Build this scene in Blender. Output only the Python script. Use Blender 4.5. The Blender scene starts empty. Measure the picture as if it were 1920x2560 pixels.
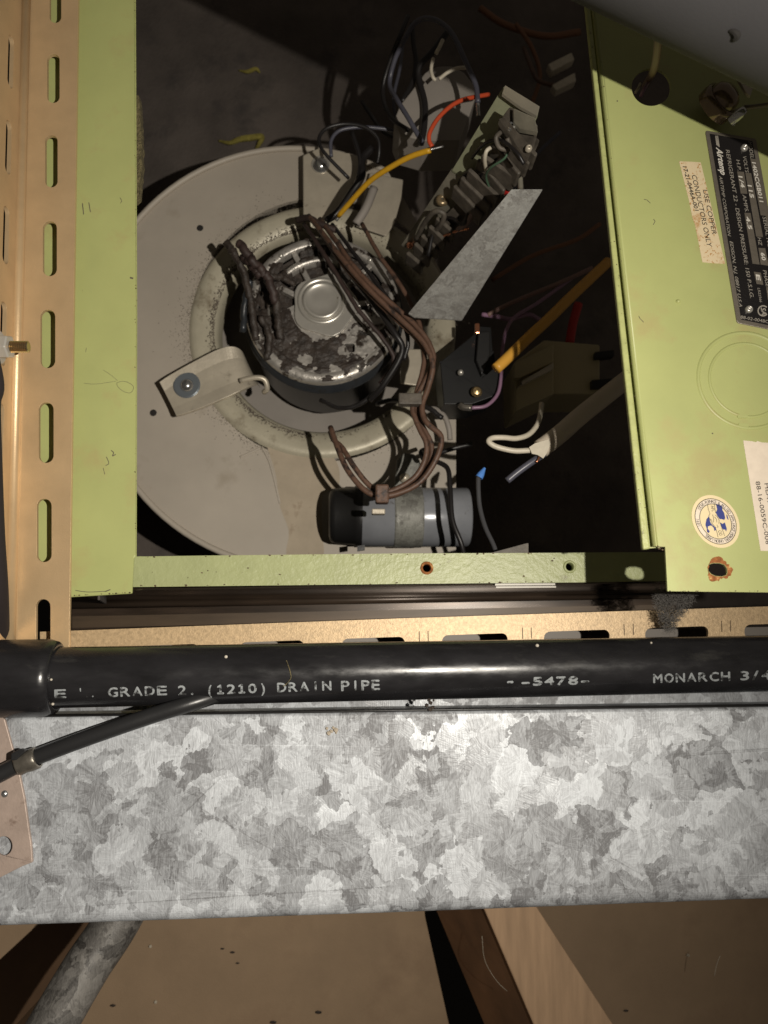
import bpy, bmesh, math, random
from mathutils import Vector, Matrix
from mathutils.geometry import tessellate_polygon
random.seed(7)
S = bpy.context.scene
COL = S.collection
F = 1925.0                      # focal length in photo pixels (photo 1920 x 2560)

# ------------------------------------------------------------------ camera
cd = bpy.data.cameras.new("camera"); cam = bpy.data.objects.new("camera", cd); COL.objects.link(cam)
cam.location = (0, 0, 0); cam.rotation_euler = (math.radians(90), 0, 0)
cd.sensor_fit = 'HORIZONTAL'; cd.sensor_width = 36; cd.lens = 36 * F / 1920
cd.clip_start = 0.002; cd.clip_end = 50
cd.dof.use_dof = True; cd.dof.focus_distance = 0.305; cd.dof.aperture_fstop = 24
S.camera = cam
# ------------------------------------------------------------------ world: the faint light of the room
W = bpy.data.worlds.new("World"); S.world = W; W.use_nodes = True
bg = W.node_tree.nodes["Background"]
bg.inputs[0].default_value = (1.0, 0.86, 0.70, 1); bg.inputs[1].default_value = 0.055
# ------------------------------------------------------------------ the torch that lit the photo
ld = bpy.data.lights.new("torch", 'SPOT'); torch = bpy.data.objects.new("torch", ld); COL.objects.link(torch)
torch.location = (0.117, -0.045, 0.009)
tgt = Vector((-0.36, 0.28, 0.0)); torch.rotation_euler = (tgt - torch.location).to_track_quat('-Z', 'Y').to_euler()
ld.energy = 8.6; ld.color = (1.0, 0.93, 0.82); ld.shadow_soft_size = 0.0022
ld.spot_size = math.radians(166); ld.spot_blend = 1.0
S.view_settings.view_transform = 'Standard'; S.view_settings.look = 'None'
S.view_settings.exposure = 0.0; S.view_settings.gamma = 1.0
S.cycles.max_bounces = 6; S.cycles.caustics_reflective = False; S.cycles.caustics_refractive = False
S.cycles.sample_clamp_indirect = 3.0

# ------------------------------------------------------------------ geometry helpers
N = Vector((-0.03, 0.987, -0.158)).normalized()      # away-normal of the unit's front planes
UX = (Vector((1, 0, 0)) - N * N.x).normalized(); VZ = UX.cross(N).normalized()
if VZ.z < 0: VZ = -VZ

def PT(px, py, c):
    r = Vector(((px - 960) / F, 1, (1280 - py) / F))
    return r * (c * 0.001 / N.dot(r))

def pm(px, c): return px * c / F * 0.001              # pixels at depth c (mm) -> metres

def mk(name, bm, mat, parent=None, smooth=False, bevel=0, seg=2, flatn=True):
    if flatn: bmesh.ops.recalc_face_normals(bm, faces=bm.faces)
    me = bpy.data.meshes.new(name)
    lo = Vector((1e9,) * 3); hi = -lo
    for v in bm.verts:
        for i in range(3): lo[i] = min(lo[i], v.co[i]); hi[i] = max(hi[i], v.co[i])
    ce = (lo + hi) / 2
    for v in bm.verts: v.co -= ce
    if smooth:
        for f in bm.faces: f.smooth = True
    bm.to_mesh(me); bm.free()
    if isinstance(mat, (list, tuple)):
        for m in mat: me.materials.append(m)
    else: me.materials.append(mat)
    o = bpy.data.objects.new(name, me); COL.objects.link(o)
    o.location = ce
    if parent:
        o.parent = parent; o.location = ce - world_loc(parent)
    if bevel:
        b = o.modifiers.new("bevel", 'BEVEL'); b.width = bevel; b.segments = seg; b.limit_method = 'ANGLE'; b.angle_limit = math.radians(40)
        b.harden_normals = False
    return o

def world_loc(o):
    p = Vector(o.location)
    while o.parent: o = o.parent; p = p + Vector(o.location)
    return p

def thing(name, label, cat, loc, group=None):
    o = bpy.data.objects.new(name, None); COL.objects.link(o); o.location = loc; o.empty_display_size = 0.01
    tag(o, label, cat, group); return o

def tag(o, label=None, cat=None, group=None, kind=None):
    if label: o['label'] = label
    if cat: o['category'] = cat
    if group: o['group'] = group
    if kind: o['kind'] = kind
    return o

def slab(loop, c, th, holes=(), T=None, bm=None):
    """A plate: LOOP (photo pixels on plane c, or 3D points if c is None) with HOLES, TH mm thick along T (default away from us)."""
    bm = bm or bmesh.new()
    T = (T or N) * (th * 0.001)
    loops = [[PT(p[0], p[1], c) if c is not None else Vector(p) for p in L] for L in [loop] + list(holes)]
    tris = tessellate_polygon(loops)
    flat = [p for L in loops for p in L]
    a = [bm.verts.new(p) for p in flat]; b = [bm.verts.new(p + T) for p in flat]
    for t in tris:
        try: bm.faces.new([a[i] for i in t]); bm.faces.new([b[i] for i in reversed(t)])
        except ValueError: pass
    k = 0
    for L in loops:
        n = len(L)
        for i in range(n):
            j = (i + 1) % n
            bm.faces.new((a[k + i], a[k + j], b[k + j], b[k + i]))
        k += n
    return bm

def sheet(loop, c, bm=None):
    bm = bm or bmesh.new()
    L = [PT(p[0], p[1], c) for p in loop]
    v = [bm.verts.new(p) for p in L]
    for t in tessellate_polygon([L]): bm.faces.new([v[i] for i in t])
    return bm

def ell(cx, cy, rx, ry=None, n=32, a0=0, rot=0):
    ry = rx if ry is None else ry
    out = []
    for i in range(n):
        t = a0 + 2 * math.pi * i / n
        x, y = rx * math.cos(t), ry * math.sin(t)
        out.append((cx + x * math.cos(rot) - y * math.sin(rot), cy + x * math.sin(rot) + y * math.cos(rot)))
    return out

def stadium(x0, y0, x1, y1, r, n=7):
    """rounded rectangle"""
    out = []
    for (cx, cy, a) in ((x1 - r, y1 - r, 0), (x0 + r, y1 - r, 90), (x0 + r, y0 + r, 180), (x1 - r, y0 + r, 270)):
        for i in range(n):
            t = math.radians(a + 90 * i / (n - 1)); out.append((cx + r * math.cos(t), cy + r * math.sin(t)))
    return out

def spline(pts, sub=6):
    P = [Vector(p) for p in pts]; out = []
    Q = [P[0] * 2 - P[1]] + P + [P[-1] * 2 - P[-2]]
    for i in range(1, len(Q) - 2):
        a, b, c, d = Q[i - 1], Q[i], Q[i + 1], Q[i + 2]
        for k in range(sub):
            t = k / sub
            out.append(0.5 * ((2 * b) + (c - a) * t + (2 * a - 5 * b + 4 * c - d) * t * t + (3 * b - a - 3 * c + d) * t ** 3))
    out.append(P[-1]); return out

def sweep(pts, rad, sides=12, bm=None, cap=True, closed=False):
    bm = bm or bmesh.new(); n = len(pts)
    rr = rad if callable(rad) else (lambda t: rad)
    rings = []; prev = None
    for i in range(n):
        t = (pts[min(i + 1, n - 1)] - pts[max(i - 1, 0)]).normalized()
        if closed: t = (pts[(i + 1) % n] - pts[i - 1]).normalized()
        if prev is None:
            a = t.orthogonal().normalized()
        else:
            a = (prev - t * prev.dot(t)).normalized()
        prev = a; b = t.cross(a)
        r = rr(i / (n - 1))
        rings.append([bm.verts.new(pts[i] + (a * math.cos(2 * math.pi * k / sides) + b * math.sin(2 * math.pi * k / sides)) * r) for k in range(sides)])
    for i in range(n - (0 if closed else 1)):
        A, B = rings[i], rings[(i + 1) % n]
        for k in range(sides):
            bm.faces.new((A[k], A[(k + 1) % sides], B[(k + 1) % sides], B[k]))
    if cap and not closed:
        bm.faces.new(rings[0][::-1]); bm.faces.new(rings[-1])
    return bm

def wire(pts, rpx, sub=6, sides=10, bm=None, wob=0.0):
    """pts: (px, py, c); rpx: radius in photo pixels at the mean depth"""
    c = sum(p[2] for p in pts) / len(pts)
    P = spline([PT(*p) for p in pts], sub)
    if wob:
        P = [p + Vector((random.uniform(-1, 1), random.uniform(-1, 1), random.uniform(-1, 1))) * pm(wob, c) for p in P]
    return sweep(P, pm(rpx, c), sides, bm)

def lathe(center, axis, prof, n=48, bm=None, up=None, a0=0.0, a1=2 * math.pi, jitter=None):
    """prof: list of (r m, h m along axis)"""
    bm = bm or bmesh.new(); ax = axis.normalized()
    u = (up - ax * up.dot(ax)).normalized() if up else ax.orthogonal().normalized()
    w = ax.cross(u); full = abs(a1 - a0 - 2 * math.pi) < 1e-6
    m = n if full else n + 1
    rings = []
    for (r, h) in prof:
        if r < 1e-7: rings.append([bm.verts.new(center + ax * h)]); continue
        rings.append([bm.verts.new(center + ax * h + (u * math.cos(a0 + (a1 - a0) * i / n) + w * math.sin(a0 + (a1 - a0) * i / n)) * r) for i in range(m)])
    for A, B in zip(rings, rings[1:]):
        for i in range(n):
            j = (i + 1) % n if full else i + 1
            if len(A) == 1 and len(B) == 1: continue
            if len(A) == 1: bm.faces.new((A[0], B[i], B[j]))
            elif len(B) == 1: bm.faces.new((A[i], B[0], A[j]))
            else: bm.faces.new((A[i], A[j], B[j], B[i]))
    return bm

def box(c0, ax, ay, az, bm=None):
    """box centred at c0 with half-extent vectors"""
    bm = bm or bmesh.new(); v = []
    for k in (-1, 1):
        for j in (-1, 1):
            for i in (-1, 1): v.append(bm.verts.new(c0 + ax * i + ay * j + az * k))
    for f in ((0, 1, 3, 2), (4, 6, 7, 5), (0, 4, 5, 1), (2, 3, 7, 6), (0, 2, 6, 4), (1, 5, 7, 3)): bm.faces.new([v[i] for i in f])
    return bm

# ------------------------------------------------------------------ text
_tc = {}
def glyphs(s):
    if s in _tc: return _tc[s]
    cu = bpy.data.curves.new("t", 'FONT'); cu.body = s; cu.resolution_u = 3
    ob = bpy.data.objects.new("t", cu); COL.objects.link(ob)
    dg = bpy.context.evaluated_depsgraph_get(); dg.update()
    me = bpy.data.meshes.new_from_object(ob.evaluated_get(dg))
    V = [(v.co.x, v.co.y) for v in me.vertices]; Fc = [tuple(p.vertices) for p in me.polygons]
    bpy.data.objects.remove(ob); bpy.data.curves.remove(cu); bpy.data.meshes.remove(me)
    _tc[s] = (V, Fc); return V, Fc
CAP = max(v[1] for v in glyphs("H")[0])

_tc["\x01"] = ([(0.42 * CAP, 0), (0.62 * CAP, 0), (0.62 * CAP, CAP), (0.42 * CAP, CAP), (0.1 * CAP, 0), (0.95 * CAP, 0), (0.95 * CAP, 0.13 * CAP), (0.1 * CAP, 0.13 * CAP), (0.12 * CAP, 0.74 * CAP), (0.42 * CAP, 0.84 * CAP), (0.42 * CAP, CAP), (0.12 * CAP, 0.86 * CAP)],
             [(0, 1, 2, 3), (4, 5, 6, 7), (8, 9, 10, 11)])
def lettering(items, surf, mat, parent, name="lettering"):
    """items: (text, x0, y0, x1, y1, cap height px, shear, boldness px, up vector or None) laid on surf(px, py) -> point"""
    bm = bmesh.new()
    for it in items:
        s, x0, y0, x1, y1, h = it[:6]
        sh = it[6] if len(it) > 6 else 0; bold = it[7] if len(it) > 7 else 0; up = it[8] if len(it) > 8 else None
        V, Fc = glyphs(s)
        mx0 = min(v[0] for v in V); mx1 = max(v[0] for v in V)
        d = Vector((x1 - x0, y1 - y0)); L = d.length; dn = d / L
        if up is None: up = (dn.y, -dn.x)
        u = Vector(up).normalized()
        offs = [(0, 0)] if not bold else [(bold * math.cos(a), bold * math.sin(a)) for a in (0, 1.57, 3.14, 4.71)]
        for k, (ox, oy) in enumerate(offs):
            vs = []
            for (x, y) in V:
                yy = y / CAP * h
                q = Vector((x0, y0)) + dn * ((x - mx0) / (mx1 - mx0) * L + sh * yy) + u * yy
                vs.append(bm.verts.new(surf(q.x + ox, q.y + oy, k)))
            for f in Fc:
                try: bm.faces.new([vs[i] for i in f])
                except ValueError: pass
    return mk(name, bm, mat, parent, flatn=False)

def plane_surf(c): return lambda x, y, k=0: PT(x, y, c - 0.012 * k)

# ------------------------------------------------------------------ materials
def M(name, col, rough=0.5, metal=0.0, var=0.0, vscale=60, col2=None, mscale=120, mthr=0.6, msoft=0.08, bump=0.0, bscale=900,
      spec=0.5, stretch=None, speck=0.0, sscale=600, speckcol=(0.05, 0.035, 0.02), coat=0.0, detail=6, col2b=None, roughvar=0.0, bdist=0.0004):
    m = bpy.data.materials.new(name); m.use_nodes = True; nt = m.node_tree; nd = nt.nodes; lk = nt.links
    b = nd["Principled BSDF"]; b.inputs["Roughness"].default_value = rough; b.inputs["Metallic"].default_value = metal
    b.inputs["Specular IOR Level"].default_value = spec; b.inputs["Coat Weight"].default_value = coat
    tc = nd.new("ShaderNodeTexCoord"); vec = tc.outputs["Object"]
    if stretch:
        mp = nd.new("ShaderNodeMapping"); mp.inputs["Scale"].default_value = stretch; lk.new(vec, mp.inputs[0]); vec = mp.outputs[0]
    def noise(sc, det=detail, r=0.6, v=None):
        n = nd.new("ShaderNodeTexNoise"); n.inputs["Scale"].default_value = sc; n.inputs["Detail"].default_value = det; n.inputs["Roughness"].default_value = r
        lk.new(v or vec, n.inputs["Vector"]); return n.outputs["Fac"]
    def rng(x, a, b_, c=0.0, d=1.0):
        r = nd.new("ShaderNodeMapRange"); r.inputs[1].default_value = a; r.inputs[2].default_value = b_; r.inputs[3].default_value = c; r.inputs[4].default_value = d
        r.clamp = True; lk.new(x, r.inputs[0]); return r.outputs[0]
    def mix(fac, c1, c2):
        x = nd.new("ShaderNodeMix"); x.data_type = 'RGBA'
        for i, c in ((6, c1), (7, c2)):
            if isinstance(c, tuple): x.inputs[i].default_value = (*c[:3], 1)
            else: lk.new(c, x.inputs[i])
        if isinstance(fac, float): x.inputs[0].default_value = fac
        else: lk.new(fac, x.inputs[0])
        return x.outputs[2]
    c = tuple(col)
    if var:
        lo = tuple(k * (1 - var) for k in col); hi = tuple(min(1, k * (1 + var)) for k in col)
        c = mix(rng(noise(vscale), 0.3, 0.7), lo, hi)
    if col2:
        c = mix(rng(noise(mscale, 8, 0.65), mthr, mthr + msoft), c, tuple(col2))
    if col2b:
        c = mix(rng(noise(mscale * 2.7, 8, 0.7), mthr + 0.02, mthr + msoft), c, tuple(col2b))
    if speck:
        c = mix(rng(noise(sscale, 3, 0.7), 1 - speck, 1 - speck + 0.04), c, tuple(speckcol))
    if isinstance(c, tuple): b.inputs["Base Color"].default_value = (*c[:3], 1)
    else: lk.new(c, b.inputs["Base Color"])
    if roughvar:
        lk.new(rng(noise(vscale * 2.3), 0.3, 0.7, max(0.03, rough - roughvar), min(1, rough + roughvar)), b.inputs["Roughness"])
    if bump:
        bp = nd.new("ShaderNodeBump"); bp.inputs["Strength"].default_value = bump; bp.inputs["Distance"].default_value = bdist
        lk.new(noise(bscale, 4, 0.6), bp.inputs["Height"]); lk.new(bp.outputs[0], b.inputs["Normal"])
    return m

def galvanised(name, scale=80, lo=0.175, hi=0.66, tint=(0.95, 1, 1.06), metal=0.15, rough=0.50, distort=0.0075, streak=True, tilt=0.085):
    m = bpy.data.materials.new(name); m.use_nodes = True; nt = m.node_tree; nd = nt.nodes; lk = nt.links
    b = nd["Principled BSDF"]; b.inputs["Metallic"].default_value = metal
    tc = nd.new("ShaderNodeTexCoord")
    def math_(op, a, b_=None, cl=False):
        n = nd.new("ShaderNodeMath"); n.operation = op; n.use_clamp = cl
        for i, v in enumerate((a, b_)):
            if v is None: continue
            if isinstance(v, (int, float)): n.inputs[i].default_value = v
            else: lk.new(v, n.inputs[i])
        return n.outputs[0]
    ns = nd.new("ShaderNodeTexNoise"); ns.inputs["Scale"].default_value = scale * 1.5; ns.inputs["Detail"].default_value = 4; ns.inputs["Roughness"].default_value = 0.5
    lk.new(tc.outputs["Object"], ns.inputs["Vector"])
    sub = nd.new("ShaderNodeVectorMath"); sub.operation = 'SUBTRACT'; sub.inputs[1].default_value = (0.5, 0.5, 0.5); lk.new(ns.outputs["Color"], sub.inputs[0])
    sc = nd.new("ShaderNodeVectorMath"); sc.operation = 'SCALE'; sc.inputs["Scale"].default_value = distort * 2.6; lk.new(sub.outputs[0], sc.inputs[0])
    ad = nd.new("ShaderNodeVectorMath"); ad.operation = 'ADD'; lk.new(tc.outputs["Object"], ad.inputs[0]); lk.new(sc.outputs[0], ad.inputs[1])
    sep = []
    pos0 = None
    for s_ in (scale, scale * 2.3, scale * 4.5):
        vo = nd.new("ShaderNodeTexVoronoi"); vo.inputs["Scale"].default_value = s_; lk.new(ad.outputs[0], vo.inputs["Vector"])
        sp = nd.new("ShaderNodeSeparateColor"); lk.new(vo.outputs["Color"], sp.inputs[0]); sep.append(sp); pos0 = pos0 or vo.outputs["Position"]
    # two-level spangle: each crystal has its own reflectance and its own grain direction
    a = math_('POWER', sep[0].outputs[0], 1.0)
    v = math_('ADD', math_('MULTIPLY', a, 0.46), math_('MULTIPLY', sep[1].outputs[1], 0.32))
    v = math_('ADD', v, math_('MULTIPLY', sep[2].outputs[2], 0.08))
    dv_ = nd.new("ShaderNodeVectorMath"); dv_.operation = 'SUBTRACT'; lk.new(tc.outputs["Object"], dv_.inputs[0]); lk.new(pos0, dv_.inputs[1])
    sx = nd.new("ShaderNodeSeparateXYZ"); lk.new(dv_.outputs[0], sx.inputs[0])
    ang = math_('ARCTAN2', sx.outputs[2], sx.outputs[0])
    fr = nd.new("ShaderNodeTexNoise"); fr.noise_dimensions = '1D'; fr.inputs["Scale"].default_value = 1.0; fr.inputs["Detail"].default_value = 3
    lk.new(math_('ADD', math_('MULTIPLY', ang, 5.0), math_('MULTIPLY', sep[0].outputs[2], 80.0)), fr.inputs["W"])
    v = math_('ADD', v, math_('MULTIPLY', math_('SUBTRACT', fr.outputs["Fac"], 0.5), 0.38))
    # feathered grain inside crystals, direction picked by the crystal
    mp = nd.new("ShaderNodeMapping"); lk.new(tc.outputs["Object"], mp.inputs[0])
    cx = nd.new("ShaderNodeCombineXYZ"); lk.new(math_('MULTIPLY', sep[1].outputs[0], 3.14), cx.inputs[1]); lk.new(cx.outputs[0], mp.inputs["Rotation"])
    mp2 = nd.new("ShaderNodeMapping"); mp2.inputs["Scale"].default_value = (260, 260, 1900); lk.new(mp.outputs[0], mp2.inputs[0])
    fe = nd.new("ShaderNodeTexNoise"); fe.inputs["Scale"].default_value = 1; fe.inputs["Detail"].default_value = 3; lk.new(mp2.outputs[0], fe.inputs["Vector"])
    v = math_('ADD', v, math_('MULTIPLY', math_('SUBTRACT', fe.outputs["Fac"], 0.5), 0.42))
    # fine vertical rolling grain
    mp3 = nd.new("ShaderNodeMapping"); mp3.inputs["Scale"].default_value = (2400, 900, 330); lk.new(tc.outputs["Object"], mp3.inputs[0])
    g = nd.new("ShaderNodeTexNoise"); g.inputs["Scale"].default_value = 1; g.inputs["Detail"].default_value = 2; lk.new(mp3.outputs[0], g.inputs["Vector"])
    v = math_('ADD', v, math_('MULTIPLY', math_('SUBTRACT', g.outputs["Fac"], 0.5), 0.5))
    big = nd.new("ShaderNodeTexNoise"); big.inputs["Scale"].default_value = 14; big.inputs["Detail"].default_value = 4; lk.new(tc.outputs["Object"], big.inputs["Vector"])
    v = math_('ADD', v, math_('MULTIPLY', math_('SUBTRACT', big.outputs["Fac"], 0.5), 0.35))
    if streak:                                       # long scratches along the sheet
        for (rz, sx, sz, th, amt) in ((0.05, 3.0, 330, 0.70, 0.26), (-0.02, 5, 520, 0.715, -0.20), (0.75, 6, 260, 0.73, 0.22), (-0.5, 7, 300, 0.735, 0.2)):
            m1 = nd.new("ShaderNodeMapping"); m1.inputs["Rotation"].default_value = (0, rz, 0); lk.new(tc.outputs["Object"], m1.inputs[0])
            m2 = nd.new("ShaderNodeMapping"); m2.inputs["Scale"].default_value = (sx, 1, sz); lk.new(m1.outputs[0], m2.inputs[0])
            q = nd.new("ShaderNodeTexNoise"); q.inputs["Scale"].default_value = 1; q.inputs["Detail"].default_value = 4; q.inputs["Roughness"].default_value = 0.7; lk.new(m2.outputs[0], q.inputs["Vector"])
            r = nd.new("ShaderNodeMapRange"); r.inputs[1].default_value = th - 0.06; r.inputs[2].default_value = th; lk.new(q.outputs["Fac"], r.inputs[0])
            v = math_('SUBTRACT', v, math_('MULTIPLY', r.outputs[0], amt))
    r = nd.new("ShaderNodeValToRGB"); lk.new(v, r.inputs[0])
    e = r.color_ramp.elements
    e[0].position = 0.05; e[0].color = (lo * tint[0], lo * tint[1] * 0.96, lo * tint[2] * 0.95, 1)
    e[1].position = 0.85; e[1].color = (hi * tint[0], hi * tint[1], hi * tint[2] * 1.0, 1)
    lk.new(r.outputs[0], b.inputs["Base Color"])
    rr = math_('ADD', rough - 0.1, math_('MULTIPLY', sep[0].outputs[1], 0.2)); lk.new(rr, b.inputs["Roughness"])
    bp = nd.new("ShaderNodeBump"); bp.inputs["Strength"].default_value = 0.35; bp.inputs["Distance"].default_value = 0.0002
    ge = nd.new("ShaderNodeNewGeometry")                     # every crystal lies at its own small tilt
    t0 = nd.new("ShaderNodeCombineXYZ")
    for i_, ch in enumerate((sep[0].outputs[2], sep[1].outputs[0], sep[0].outputs[0])): lk.new(math_('SUBTRACT', ch, 0.5), t0.inputs[i_])
    t1 = nd.new("ShaderNodeVectorMath"); t1.operation = 'SCALE'; t1.inputs["Scale"].default_value = tilt; lk.new(t0.outputs[0], t1.inputs[0])
    t2 = nd.new("ShaderNodeVectorMath"); t2.operation = 'ADD'; lk.new(t1.outputs[0], t2.inputs[0]); lk.new(ge.outputs["Normal"], t2.inputs[1])
    t3 = nd.new("ShaderNodeVectorMath"); t3.operation = 'NORMALIZE'; lk.new(t2.outputs[0], t3.inputs[0]); lk.new(t3.outputs[0], bp.inputs["Normal"])
    lk.new(math_('ADD', fe.outputs["Fac"], g.outputs["Fac"]), bp.inputs["Height"]); lk.new(bp.outputs[0], b.inputs["Normal"])
    return m

m_gold = M("gold zinc steel", (0.65, 0.465, 0.265), 0.40, 0.40, var=0.10, vscale=45, bump=0.35, bscale=1500, speck=0.24, sscale=260, speckcol=(0.10, 0.05, 0.02), bdist=0.0002)
m_gold2 = M("pale gold zinc steel", (0.54, 0.39, 0.225), 0.45, 0.22, var=0.24, vscale=700, bump=0.6, bscale=1300, speck=0.24, sscale=300, speckcol=(0.12, 0.07, 0.03), bdist=0.0002)
m_green = M("green enamel", (0.436, 0.466, 0.184), 0.42, 0.0, var=0.06, vscale=28, col2=(0.435, 0.405, 0.17), mscale=34, mthr=0.53, msoft=0.14, bump=0.12, bscale=1600, speck=0.225, sscale=170, speckcol=(0.12, 0.10, 0.04), bdist=0.0002)
m_green_rail = M("worn green enamel", (0.385, 0.415, 0.205), 0.40, 0.0, var=0.08, vscale=60, col2=(0.15, 0.13, 0.06), mscale=75, mthr=0.66, msoft=0.10, bump=0.7, bscale=420, speck=0.27, sscale=420, speckcol=(0.07, 0.04, 0.02))
m_green_edge = M("chipped green enamel edge", (0.425, 0.45, 0.18), 0.4, 0.0, var=0.12, vscale=220, col2=(0.20, 0.19, 0.08), mscale=420, mthr=0.60, msoft=0.08, bump=0.4, bscale=700)
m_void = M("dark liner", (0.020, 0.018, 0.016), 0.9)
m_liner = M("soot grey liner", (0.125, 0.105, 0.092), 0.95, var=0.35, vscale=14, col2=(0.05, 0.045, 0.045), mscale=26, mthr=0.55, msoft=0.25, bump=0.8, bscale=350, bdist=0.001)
m_blower = M("cream grey enamel", (0.45, 0.40, 0.335), 0.5, 0.0, var=0.09, vscale=16, col2=(0.30, 0.25, 0.185), mscale=20, mthr=0.56, msoft=0.20, bump=0.1, bscale=500, speck=0.215, sscale=150, speckcol=(0.10, 0.07, 0.05))
m_ring = M("dusty cream enamel", (0.49, 0.45, 0.345), 0.42, 0.15, var=0.10, vscale=50, col2=(0.24, 0.20, 0.14), mscale=75, mthr=0.56, msoft=0.16, bump=0.3, bscale=400, speck=0.30, sscale=300, speckcol=(0.10, 0.08, 0.06))
m_soot = M("soot line", (0.11, 0.09, 0.07), 0.9, var=0.5, vscale=300)
m_bracket = M("dirty plated steel", (0.56, 0.50, 0.40), 0.35, 0.3, var=0.12, vscale=80, col2=(0.16, 0.13, 0.09), mscale=110, mthr=0.60, msoft=0.18, bump=0.2, bscale=500)
m_alu = M("grimy cast aluminium", (0.50, 0.47, 0.43), 0.38, 0.55, var=0.2, vscale=160, col2=(0.06, 0.045, 0.035), mscale=70, mthr=0.56, msoft=0.05, bump=0.6, bscale=260, bdist=0.0008, roughvar=0.1)
m_alu_clean = M("satin aluminium", (0.66, 0.63, 0.57), 0.30, 0.65, var=0.08, vscale=100, col2=(0.20, 0.17, 0.13), mscale=170, mthr=0.64, msoft=0.1)
m_grime = M("oily grime", (0.040, 0.030, 0.024), 0.55, 0.0, var=0.5, vscale=200, bump=0.9, bscale=300, bdist=0.0012)
m_motor = M("blue grey motor shell", (0.042, 0.046, 0.052), 0.32, 0.3, var=0.2, vscale=90, col2=(0.03, 0.025, 0.02), mscale=90, mthr=0.55, msoft=0.12)
m_black = M("black rubber", (0.014, 0.0135, 0.0135), 0.42, bump=0.2, bscale=600)
m_pipe = M("black plastic pipe", (0.017, 0.0165, 0.018), 0.25, var=0.35, vscale=120, col2=(0.055, 0.053, 0.050), mscale=90, mthr=0.60, msoft=0.20, bump=0.12, bscale=300, stretch=(0.35, 1, 1), roughvar=0.1, speck=0.21, sscale=400, speckcol=(0.25, 0.22, 0.18))
m_cable = M("black cable sheath", (0.020, 0.020, 0.021), 0.34, bump=0.1, bscale=700, speck=0.22, sscale=500, speckcol=(0.2, 0.18, 0.15))
m_zincdark = M("dark zinc band", (0.22, 0.20, 0.17), 0.32, 0.7, var=0.25, vscale=250, bump=0.4, bscale=600)
m_duct = galvanised("galvanised spangle")
m_duct_top = galvanised("galvanised seam", 90, 0.16, 0.40)
m_strip = galvanised("brushed galvanised strip", 95, 0.30, 0.52, tint=(1, 1.0, 0.95), rough=0.5, metal=0.2, distort=0.02)
m_conduit = galvanised("dull galvanised tube", 60, 0.05, 0.30, tint=(1.0, 0.95, 0.88), rough=0.6, metal=0.05, distort=0.016, streak=False, tilt=0.0)
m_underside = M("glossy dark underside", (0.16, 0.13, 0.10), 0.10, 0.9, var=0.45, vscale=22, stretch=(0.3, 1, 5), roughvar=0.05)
m_pan = M("grey steel behind strip", (0.24, 0.215, 0.19), 0.6)
m_ply = M("brown hardboard", (0.40, 0.28, 0.175), 0.75, var=0.20, vscale=9, bump=0.4, bscale=900, speck=0.23, sscale=75, col2=(0.30, 0.20, 0.125), mscale=10, mthr=0.5, msoft=0.2, speckcol=(0.06, 0.035, 0.02))
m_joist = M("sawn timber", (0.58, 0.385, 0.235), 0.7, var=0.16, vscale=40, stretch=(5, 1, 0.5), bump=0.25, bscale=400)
m_joist_side = M("shaded timber", (0.26, 0.135, 0.065), 0.8, var=0.3, vscale=30)  # darker copy of the timber, with shade put into the colour
m_bluewire = M("blue grey insulation", (0.085, 0.085, 0.11), 0.35, var=0.15, vscale=120)
m_blackwire = M("black insulation", (0.016, 0.014, 0.014), 0.4)
m_white = M("off white insulation", (0.62, 0.56, 0.45), 0.42, var=0.1, vscale=300)
m_red = M("orange red insulation", (0.62, 0.085, 0.030), 0.4, speck=0.28, sscale=300)
m_yellow = M("yellow insulation", (0.66, 0.36, 0.02), 0.42, var=0.1, vscale=200, speck=0.27, sscale=260, speckcol=(0.25, 0.12, 0.02))
m_orange = M("amber cable sheath", (0.78, 0.40, 0.06), 0.4)
m_purple = M("lilac insulation", (0.30, 0.17, 0.26), 0.35)
m_brown = M("brown insulation", (0.135, 0.075, 0.050), 0.5, var=0.35, vscale=130, col2=(0.035, 0.024, 0.020), mscale=130, mthr=0.52, msoft=0.1, bump=0.5, bscale=500)
m_maroon = M("sooty maroon lead", (0.042, 0.026, 0.022), 0.6, var=0.4, vscale=150, bump=0.6, bscale=400)
m_darkred = M("dark red insulation", (0.45, 0.02, 0.015), 0.5)
m_copper = M("bare copper", (0.75, 0.32, 0.18), 0.25, 0.9)
m_tin = M("tinned wire", (0.7, 0.7, 0.68), 0.25, 0.9)
m_screw = M("bright screw", (0.62, 0.62, 0.62), 0.22, 0.9)
m_greywash = M("blue grey washer", (0.25, 0.28, 0.31), 0.25, 0.5)
m_cap = M("grey capacitor can", (0.27, 0.28, 0.305), 0.24, 0.1, var=0.12, vscale=60, col2=(0.10, 0.09, 0.08), mscale=90, mthr=0.62, msoft=0.1)
m_strap = galvanised("dirty strap", 150, 0.13, 0.30, tint=(1, 1, 0.9), rough=0.5, streak=False)
m_insul = M("tan fibre insulation", (0.17, 0.14, 0.07), 0.95, var=0.5, vscale=400, bump=1.0, bscale=700, bdist=0.002)
m_yellowfluff = M("yellow scrap", (0.27, 0.23, 0.05), 0.9, var=0.4, vscale=200)
m_lint = M("grey lint", (0.15, 0.14, 0.13), 0.95)
m_pipegrey = M("grey pipe wrap", (0.056, 0.054, 0.057), 0.85, var=0.06, vscale=30, bump=0.15, bscale=900)
m_knob = M("smoky clamp", (0.20, 0.14, 0.09), 0.12, 0.5, coat=0.6)
m_block = M("ivory relay plastic", (0.50, 0.43, 0.26), 0.55)
m_term = M("dusty black terminal plastic", (0.10, 0.085, 0.068), 0.55, var=0.4, vscale=180, bump=0.5, bscale=500)
m_termplate = M("pale olive plate", (0.30, 0.31, 0.20), 0.5, var=0.12, vscale=90)
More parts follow.
